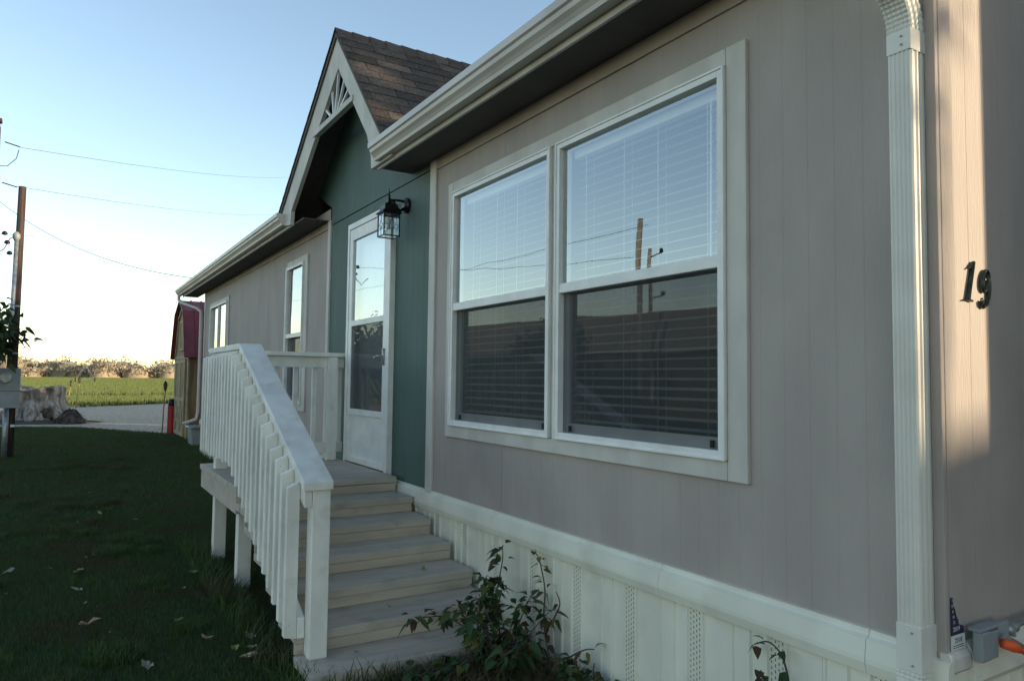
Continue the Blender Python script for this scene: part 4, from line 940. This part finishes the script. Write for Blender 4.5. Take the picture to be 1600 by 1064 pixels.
bh = thing('brush_heap', 'heap of dark dead brush beside the stump', 'brush heap', (-1.9, 24.9, GZ))
lump('heap', (-1.95,24.9,GZ), .28, .25, [(1.2,-.03),(1.05,.10),(.8,.24),(.45,.36),(.1,.40)], 26, .25, M['brush'], bh, 8)
tw = MB()
for _ in range(240):
    a_ = random.uniform(0,6.28); r_ = random.uniform(0,.40); p = Vector((-1.95+r_*math.cos(a_), 24.9+r_*.85*math.sin(a_), GZ+.42*(1-(r_/.42)**2)*random.uniform(.4,1)))
    d = Vector((random.gauss(0,1),random.gauss(0,1),random.gauss(.1,.5))).normalized()*random.uniform(.08,.2); tw.tube([p-d*.6, p+d*.6], .008, 4, False)
tw.build('twigs', M['brush'], bh)
tag(lump('bark_mulch', (-3.0,25.6,GZ-.03), 1.7, .8, [(1.1,0),(.9,.05),(.5,.08),(.1,.09)], 40, .2, M['soil'], None, 11), 'low spread of reddish bark mulch around the stump', 'mulch', kind='stuff')
# ------- garden torches
def torch(x, y, h, label, lean):
    t = thing('garden_torch', label, 'torch', (x, y, GZ), 'bamboo garden torches'); tx = x+lean
    MB().tube([(x,y,GZ-.05),((x+tx)/2,y,GZ+h*.5),(tx,y,GZ+h-.20)], .014, 8).build('bamboo_pole', M['bamboo'], t, 0, True)
    MB().lathe([(.016,0),(.035,.06),(.046,.13),(.048,.18),(.040,.20)], (tx,y,GZ+h-.22), 10).build('woven_basket', M['brush'], t, 0, True)
    MB().lathe([(.034,0),(.034,.03),(.012,.045),(.010,.06)], (tx,y,GZ+h-.022), 10).build('oil_canister', M['iron'], t, 0, True)
torch(-2.02, 33.5, 1.18, 'bamboo garden torch nearest the stump, left of the pair', .12)
torch(-1.77, 30.2, 1.32, 'bamboo garden torch, right one of the pair by the gravel', .10)
torch(-.035, 19.9, 1.26, 'single bamboo garden torch standing beside the red post near the shed', .04)
# ------- red post
rp = thing('red_post', 'short red post with a dark cap beside the barn shed', 'post', (.125, 19.65, GZ))
MB().lathe([(.080,0),(.082,.05),(.080,.68),(.080,.70)], (.125,19.65,GZ-.01), 18).build('body', M['redpaint'], rp, 0, True)
MB().lathe([(.068,0),(.070,.04),(.066,.15),(.05,.165)], (.125,19.65,GZ+.69), 18).build('cap', M['iron'], rp, 0, True)
# ------- gambrel barn shed
sh = thing('barn_shed', 'gambrel barn-style shed with red metal roof beyond the far corner of the house', 'shed', (1.5, 18.8, GZ))
SXa, SXb, SYa, SYb = .22, 3.9, 17.64, 19.92
zE, zK, zP = 1.25, 2.23, 2.53; cyS = (SYa+SYb)/2
gam = [(SYa,GZ),(SYb,GZ),(SYb,zE),(SYb-.42,zK),(cyS,zP),(SYa+.42,zK),(SYa,zE)]
MB().prism(gam, yz, SXa, SXa+.03).build('front_wall', M['osb'], sh); MB().prism(gam, yz, SXb-.03, SXb).build('rear_wall', M['osb'], sh)
nb = 9; 
for i in range(nb):
    x0 = SXa+.032+(SXb-SXa-.064)*i/nb; x1 = SXa+.032+(SXb-SXa-.064)*(i+1)/nb
    MB().box(x0,x1-.008,SYa,SYa+.02,GZ,zE).build('siding_board', M['shedside'], sh, .002)
MB().box(SXa+.03,SXb-.03,SYb-.02,SYb,GZ,zE).build('side_wall', M['shedside'], sh); MB().box(SXa+.03,SXb-.03,SYa+.021,SYa+.03,GZ,zE).build('side_wall', M['shedside'], sh)
def roofpanel(p, q, nm='roof_panel'):
    d = Vector((0,q[0]-p[0],q[1]-p[1])); n_ = Vector((0,-d.z,d.y)).normalized()
    if n_.z < 0: n_ = -n_
    x = SXa-.12
    while x < SXb+.1:
        x1 = min(x+.45, SXb+.12); mb = MB()
        mb.prism([(p[0],p[1]),(q[0],q[1]),(q[0]+n_.y*.02,q[1]+n_.z*.02),(p[0]+n_.y*.02,p[1]+n_.z*.02)], yz, x, x1-.004)
        for k in range(2):
            xr = x+.03+k*.22; mb.prism([(p[0]+n_.y*.02,p[1]+n_.z*.02),(q[0]+n_.y*.02,q[1]+n_.z*.02),(q[0]+n_.y*.038,q[1]+n_.z*.038),(p[0]+n_.y*.038,p[1]+n_.z*.038)], yz, xr, xr+.03)
        mb.build(nm, M['redroof'], sh); x += .45
for sgn, e in ((1,SYa),(-1,SYb)):
    roofpanel((e-.10*sgn, zE-.08), (e+.42*sgn, zK)); roofpanel((e+.425*sgn, zK+.004), (cyS, zP+.004))
    # rake trim on the front
    MB().prism([(e-.06*sgn,zE-.10),(e+.42*sgn,zK-.03),(cyS,zP-.05),(cyS,zP-.14),(e+.47*sgn,zK-.11),(e+.02*sgn,zE-.10)] , yz, SXa-.03, SXa-.002).build('rake_trim', M['shedtrim'], sh)
for y in (SYa, SYb-.09): MB().box(SXa-.022,SXa-.002,y,y+.09,GZ,zE-.08).build('corner_trim', M['shedtrim'], sh)
MB().box(SXa-.018,SXa-.003,SYa+.09,SYb-.09,1.16,1.24).build('trim_band', M['shedtrim'], sh)
for ya, yb in ((SYa+.35,cyS-.004),(cyS+.004,SYb-.35)):
    dd = MB().box(SXa-.03,SXa-.002,ya,yb,GZ+.05,1.14).build('door', M['osb'], sh)
    for y in (ya, yb-.08): MB().box(SXa-.045,SXa-.031,y,y+.08,GZ+.05,1.14).build('door_stile', M['shedtrim'], dd)
    for z in (GZ+.05,.18,1.06): MB().box(SXa-.045,SXa-.031,ya+.082,yb-.082,z,z+.08).build('door_rail', M['shedtrim'], dd)
    for s_ in (0, 1):
        p, q = ((ya+.08, GZ+.13), (yb-.08, .18)) if s_ else ((yb-.08, GZ+.13), (ya+.08, .18)); d = Vector((q[0]-p[0], q[1]-p[1])).normalized()*.035
        MB().prism([(p[0]-d.y,p[1]+d.x),(p[0]+d.y,p[1]-d.x),(q[0]+d.y,q[1]-d.x),(q[0]-d.y,q[1]+d.x)], yz, SXa-.043-.004*s_, SXa-.031).build('door_brace', M['shedtrim'], dd)
wv = MB().box(SXa-.02,SXa-.002,cyS-.28,cyS+.28,1.42,2.02).build('loft_hatch', M['osb'], sh)
for a_, b_ in (((cyS-.34,1.36),(cyS-.28,2.08)),((cyS+.28,1.36),(cyS+.34,2.08)),((cyS-.28,1.36),(cyS+.28,1.42)),((cyS-.28,2.02),(cyS+.28,2.08))):
    MB().box(SXa-.032,SXa-.003,a_[0],b_[0],a_[1],b_[1]).build('hatch_trim', M['shedtrim'], wv)
# small grey bin in the gap between house and shed
gb = thing('storage_tote', 'low grey storage tote on the grass between house and shed', 'tote', (.30, 16.2, GZ))
MB().prism([(-.28,0),(.28,0),(.33,.36),(-.33,.36)], lambda u,v,t: (.30+u*.7,t,GZ+v), 15.95, 16.5).build('tub', M['greybox'], gb, .02); MB().box(.03,.57,15.91,16.54,GZ+.36,GZ+.40).build('lid', M['steel'], gb, .01)

# ------- irrigation pivot in the field
pv = thing('irrigation_pivot', 'pale metal centre-pivot irrigation tower and span far out in the field', 'irrigation pivot', (4.2, 150, GZ))
tx, ty = 1.1, 150
for s_ in (-1, 1): MB().tube([(tx+s_*1.5,ty,GZ+.5),(tx,ty,2.7)], .024, 6).build('tower_leg', M['steel'], pv); 
for s_ in (-1, 1): MB().tube([(tx+s_*1.1,ty+2,GZ+.5),(tx,ty,2.7)], .024, 6).build('tower_leg', M['steel'], pv)
MB().tube([(tx-1.5,ty,GZ+.6),(tx+1.5,ty,GZ+.6)], .03, 6).build('base_beam', M['steel'], pv)
for s_ in (-1, 1): MB().lathe([(.3,-.08),(.5,-.08),(.5,.08),(.3,.08)], (tx+s_*1.5,ty,GZ+.5), 16, 'x').build('wheel', M['iron'], pv)
MB().tube([(-16,142,3.5),(-10,144.5,3.35),(-4,147.5,3.05),(tx,150,2.7),(tx+.5,150.2,2.5)], .05, 6).build('span_pipe', M['steel'], pv)
for k in range(4): MB().tube([(-16+6*k,142+2.4*k,4.0-.2*k),(-13.5+6*k,143+2.4*k,2.7),(-10+6*k,144.4+2.4*k,3.9-.2*k)], .03, 5).build('truss_rod', M['steel'], pv)
rg = np.random.default_rng(4); N_ = 260000
yy = 40+330*rg.uniform(0,1,N_)**1.7; xx = -2.157+yy*rg.uniform(-.13,.16,N_); ok = yy > np.interp(xx, [-60,-1.4,2.4,60], [36.3,38,42,46.4])
xx, yy = xx[ok], yy[ok]; sz = .0011*yy+.05; aa = rg.uniform(0,6.28,len(xx)); rr = rg.normal(0,.3,len(xx))
V = np.stack([np.column_stack([xx-np.cos(aa)*sz, yy-np.sin(aa)*sz, np.full(len(xx),GZ-.01)]), np.column_stack([xx+np.cos(aa)*sz, yy+np.sin(aa)*sz, np.full(len(xx),GZ-.01)]), np.column_stack([xx+rr*sz, yy-.3*sz, GZ+.10+.9*sz])],1).reshape(-1,3)
tag(mesh_np('field_crop', V, np.arange(len(V)).reshape(-1,3), leaf_mat('alfalfa_leaf', [(0.12,0.165,0.045),(0.165,0.20,0.065),(0.21,0.235,0.085)], .3)), 'short green crop covering the sunlit field', 'crop', kind='stuff')
# ------- line of dry shrubs and low trees beyond the field (one mass)
rg = np.random.default_rng(21); P, Sz, HEART = [], [], []
for k in range(420):
    x = rg.uniform(-330, 420); y = rg.uniform(440, 530)+x*.03; hh = rg.choice([4.5,6,7.5,9.5,12.0], p=[.3,.3,.2,.14,.06])*1.15; rr = rg.uniform(5,10); nn_ = 260; HEART.append((x, y, hh, rr))
    a_ = rg.normal(0,1,(nn_,3)); a_ /= np.linalg.norm(a_, axis=1, keepdims=True); a_ *= rg.uniform(.55,1,(nn_,1))**.4
    p = a_*np.array([rr, rr, hh*.55])+np.array([x, y, GZ+hh*.5]); p[:,2] = np.maximum(p[:,2], GZ); P.append(p); Sz.append(rg.uniform(.8,1.7,nn_))
P = np.vstack(P); Sz = np.concatenate(Sz); V, Fc = leaf_np(P, rg.normal(0,1,P.shape), Sz, aspect=.9)
th, ph_ = np.meshgrid(np.arange(10)*2*np.pi/10, np.linspace(0, np.pi/2, 5)); ball = np.stack([np.cos(th)*np.cos(ph_), np.sin(th)*np.cos(ph_), np.sin(ph_)], -1).reshape(-1,3)
bf = np.array([(i*10+j, i*10+(j+1) % 10, (i+1)*10+(j+1) % 10) for i in range(4) for j in range(10)]+[(i*10+j, (i+1)*10+(j+1) % 10, (i+1)*10+j) for i in range(4) for j in range(10)])
HV, HF = [], []
for k, (x, y, hh, rr) in enumerate(HEART):
    HV.append(ball*np.array([rr*.85, rr*.85, hh*.86])*rg.uniform(.82,1.1,(len(ball),1))+np.array([x,y,GZ])); HF.append(bf+k*len(ball)+len(V))
V = np.vstack([V]+HV); Fc = np.vstack([Fc]+HF)
tag(mesh_np('distant_shrubs', V, Fc, M['far']), 'long line of dry golden shrubs and low trees beyond the green field', 'shrubs', kind='stuff')

# ================================================================== neighbours, outside the view (seen in the glass, shading the yard, or added as light blockers)
def neighbour(name, label, c, L_, D_, rot, eave, ridge, wall, roof, win=True):
    t = thing(name, label, 'house', (c[0], c[1], GZ)); t.rotation_euler = (0,0,rot)
    def kid(mb, nm, ma):
        o = mb.build(nm, ma); o.parent = t; return o
    kid(MB().box(-L_/2,L_/2,-D_/2,D_/2,-.02,eave), 'wall', wall)
    for s_ in (-1, 1): kid(MB().prism([(-D_/2,eave),(D_/2,eave),(0,ridge-.06)], lambda u,v,q: (q,u,v), s_*(L_/2-.002), s_*(L_/2-.03)), 'gable_end', wall)
    for s_ in (-1, 1):
        kid(MB().prism([(0,ridge),(s_*(D_/2+.4),eave-.4*(ridge-eave)/(D_/2)),(s_*(D_/2+.4),eave-.06-.4*(ridge-eave)/(D_/2)),(0,ridge-.08)], lambda u,v,q: (q,u,v), -L_/2-.3, L_/2+.3), 'roof', roof)
    for k in range(int(L_//3.5) if win else 0):
        x = -L_/2+2+k*3.5
        for s_ in (-1, 1):
            o = kid(MB().box(x-.5,x+.5,s_*D_/2-.02,s_*(D_/2)+.03*s_,1.0,2.1), 'window', M['vinyl']); q = MB(); q.add([(x-.42,s_*(D_/2+.034),1.08),(x+.42,s_*(D_/2+.034),1.08),(x+.42,s_*(D_/2+.034),2.02),(x-.42,s_*(D_/2+.034),2.02)], [(0,1,2,3)]); q = q.build('pane', M['glass']); q.parent = o
    return t
neighbour('neighbour_house', 'low brown neighbouring house with tan roof across the lawn', (-15.5, 22, GZ), 17, 7, R(82), 2.5, 3.95, M['nwall'], M['nroof'], False)
tree('yard_tree', 'bushy yard tree in front of the brown neighbouring house', (-8.2,14.9,GZ), 3.0, (-8.2,14.9,1.15), (1.1,1.1,1.2), 2600, (.13,.22), M['tree'], trunk=.09, seed=9)
tree('yard_tree', 'slender yard tree left of the lawn near the service pole', (-5.9,19.5,GZ), 3.2, (-5.9,19.5,1.5), (.8,.8,1.3), 900, (.12,.2), M['tree'], trunk=.07, seed=12)
def plain_pole(name, label, x, y, h, r_, ma, arms):
    t = thing(name, label, 'pole', (x, y, GZ)); MB().tube([(x,y,GZ-.05),(x,y,h)], [r_*1.2,r_], 12).build('pole', ma, t, 0, True)
    for z in arms:
        MB().tube([(x,y,z),(x-.1,y-.35,z+.06)], .02, 6).build('bracket', M['iron'], t); MB().lathe([(.02,0),(.05,.03),(.05,.09),(.02,.12)], (x-.1,y-.35,z+.05), 8).build('insulator', M['iron'], t)
plain_pole('utility_pole', 'grey weathered utility pole left of the lawn, outside the view', -9.6, 13.3, 4.7, .055, M['greypole'], ())
plain_pole('utility_pole', 'shorter grey utility pole with insulators left of the lawn, outside the view', -10.0, 13.35, 4.0, .05, M['greypole'], (3.8, 3.2, 2.8))
wire((-9.6,13,4.5), (-7,60,6.0), .5, 'overhead wire beyond the grey pole, outside the view', .006); wire((-10,13.9,3.9), (-3,24,4.6), .35, 'overhead wire between the shorter grey pole and the tall pole', .006)

# sun frame: t runs towards the sun, n across it
def sunpos(t, n): return (math.sin(SUN_AZ)*t-math.cos(SUN_AZ)*n, math.cos(SUN_AZ)*t+math.sin(SUN_AZ)*n)
lt = thing('unseen_lean_to_blocker', 'added light blocker shaped as a narrow taupe lean-to against the end wall, right of the view', 'shed', (3.3, .2, GZ))  # added unseen volume; its edge cuts the sun strip on the end wall
LX0, LX1, LY0, LY1 = 2.16, 4.6, -.61, 1.08
for k in range(12): MB().box(LX0+(LX1-LX0)*k/12, LX0+(LX1-LX0)*(k+1)/12-.006, LY0, LY0+.03, GZ, 3.1).build('board', M['blocker_siding'], lt)
MB().box(LX0,LX0+.03,LY0+.031,LY1,GZ,3.11).build('side_wall', M['blocker_siding'], lt); MB().box(LX1-.03,LX1,LY0+.031,LY1,GZ,3.11).build('side_wall', M['blocker_siding'], lt)
MB().box(LX0+.03,LX1-.03,LY0+.031,LY0+.04,GZ,3.09).build('front_wall', M['blocker_siding'], lt)
MB().prism([(LY0-.1,3.11),(LY1,3.27),(LY1,3.33),(LY0-.1,3.17)], lambda u,v,t: (t,u,v), LX0, LX1+.1).build('roof', M['nroof'], lt)
c = sunpos(21, -6.5)
neighbour('neighbour_house', 'added sun blocker shaped as a taupe house behind the photographer towards the sun', (c[0], c[1], GZ), 18, 7.5, R(90)-SUN_AZ+R(90), 3.0, 5.1, M['blocker_siding'], M['nroof'])  # added unseen house volume; its ridge keeps low sun off the lawn
c = sunpos(-6.5, 25)
neighbour('unseen_shed_blocker', 'added sun blocker shaped as a long low shed on the gravel behind the house', (c[0], c[1], GZ), 15, 5.5, R(90)-SUN_AZ+R(90), 2.9, 3.7, M['blocker_siding'], M['nroof'])  # added out-of-view volume that puts the gravel in shade
c = sunpos(12, 4.3)
tree('shade_tree', 'tall shade tree behind the house end, right of the view', (c[0], c[1], GZ), 6.5, (c[0], c[1], 5.9), (1.8,1.8,1.2), 2400, (.16,.26), M['tree'], trunk=.10, nbr=11, seed=31, clump=.075)
c = sunpos(10, .75)
tree('shade_tree', 'slender young tree behind the photographer, right of the view', (c[0], c[1], GZ), 4.6, (c[0], c[1], 3.66), (.24,.24,.20), 60, (.08,.14), M['tree'], trunk=.05, nbr=5, seed=33)
neighbour('neighbour_house', 'added light blocker shaped as a brown house far right behind the photographer', (11.2, -2.2, GZ), 9, 3.6, 0, 3.2, 4.6, M['nwall'], M['nroof'])  # added unseen volume that dims the shaded part of the end wall
c = sunpos(19, -6.2)
tree('shade_tree', 'added sky-glow blocker shaped as a large dense tree between the taupe house and the lawn, behind the photographer', (c[0], c[1], GZ), 9, (c[0], c[1], 5.2), (4.6,4.6,3.6), 5200, (.35,.6), M['tree'], trunk=.25, nbr=34, seed=61)  # added tree, out of view, hiding the bright sky near the sun
c = sunpos(22, 8.6)
tree('shade_tree', 'added sky-glow blocker shaped as a large dense tree beyond the house end wall towards the sun, right of the view', (c[0], c[1], GZ), 9, (c[0], c[1], 5.6), (3.0,3.0,3.6), 4200, (.35,.6), M['tree'], trunk=.25, nbr=30, seed=63)  # second added tree, keeps glow around the sun off the end wall
cb = thing('unseen_cabinet_blocker', 'added light blocker shaped as a tall taupe cabinet against the end wall, right of the view', 'cabinet', (1.7, .75, GZ))  # added unseen box, close in, deepening the shade on the end wall
MB().box(1.15,2.14,.40,1.085,GZ,2.30).build('body', M['blocker_siding'], cb, .01); MB().box(1.17,1.63,.385,.398,GZ+.1,2.2).build('door', M['blocker_siding'], cb, .004); MB().box(1.65,2.12,.385,.398,GZ+.1,2.2).build('door', M['blocker_siding'], cb, .004)
MB().box(1.14,2.15,.38,1.085,2.302,2.36).build('roof', M['nroof'], cb, .005)
tree('yard_tree', 'added light blocker shaped as a dense rounded tree just off the house corner, behind the photographer', (1.3,-3.4,GZ), 5.2, (1.3,-3.4,2.3), (1.35,1.35,2.1), 3600, (.2,.34), M['tree'], trunk=.12, nbr=26, seed=71)  # added unseen foliage mass that blocks sky light from the end wall
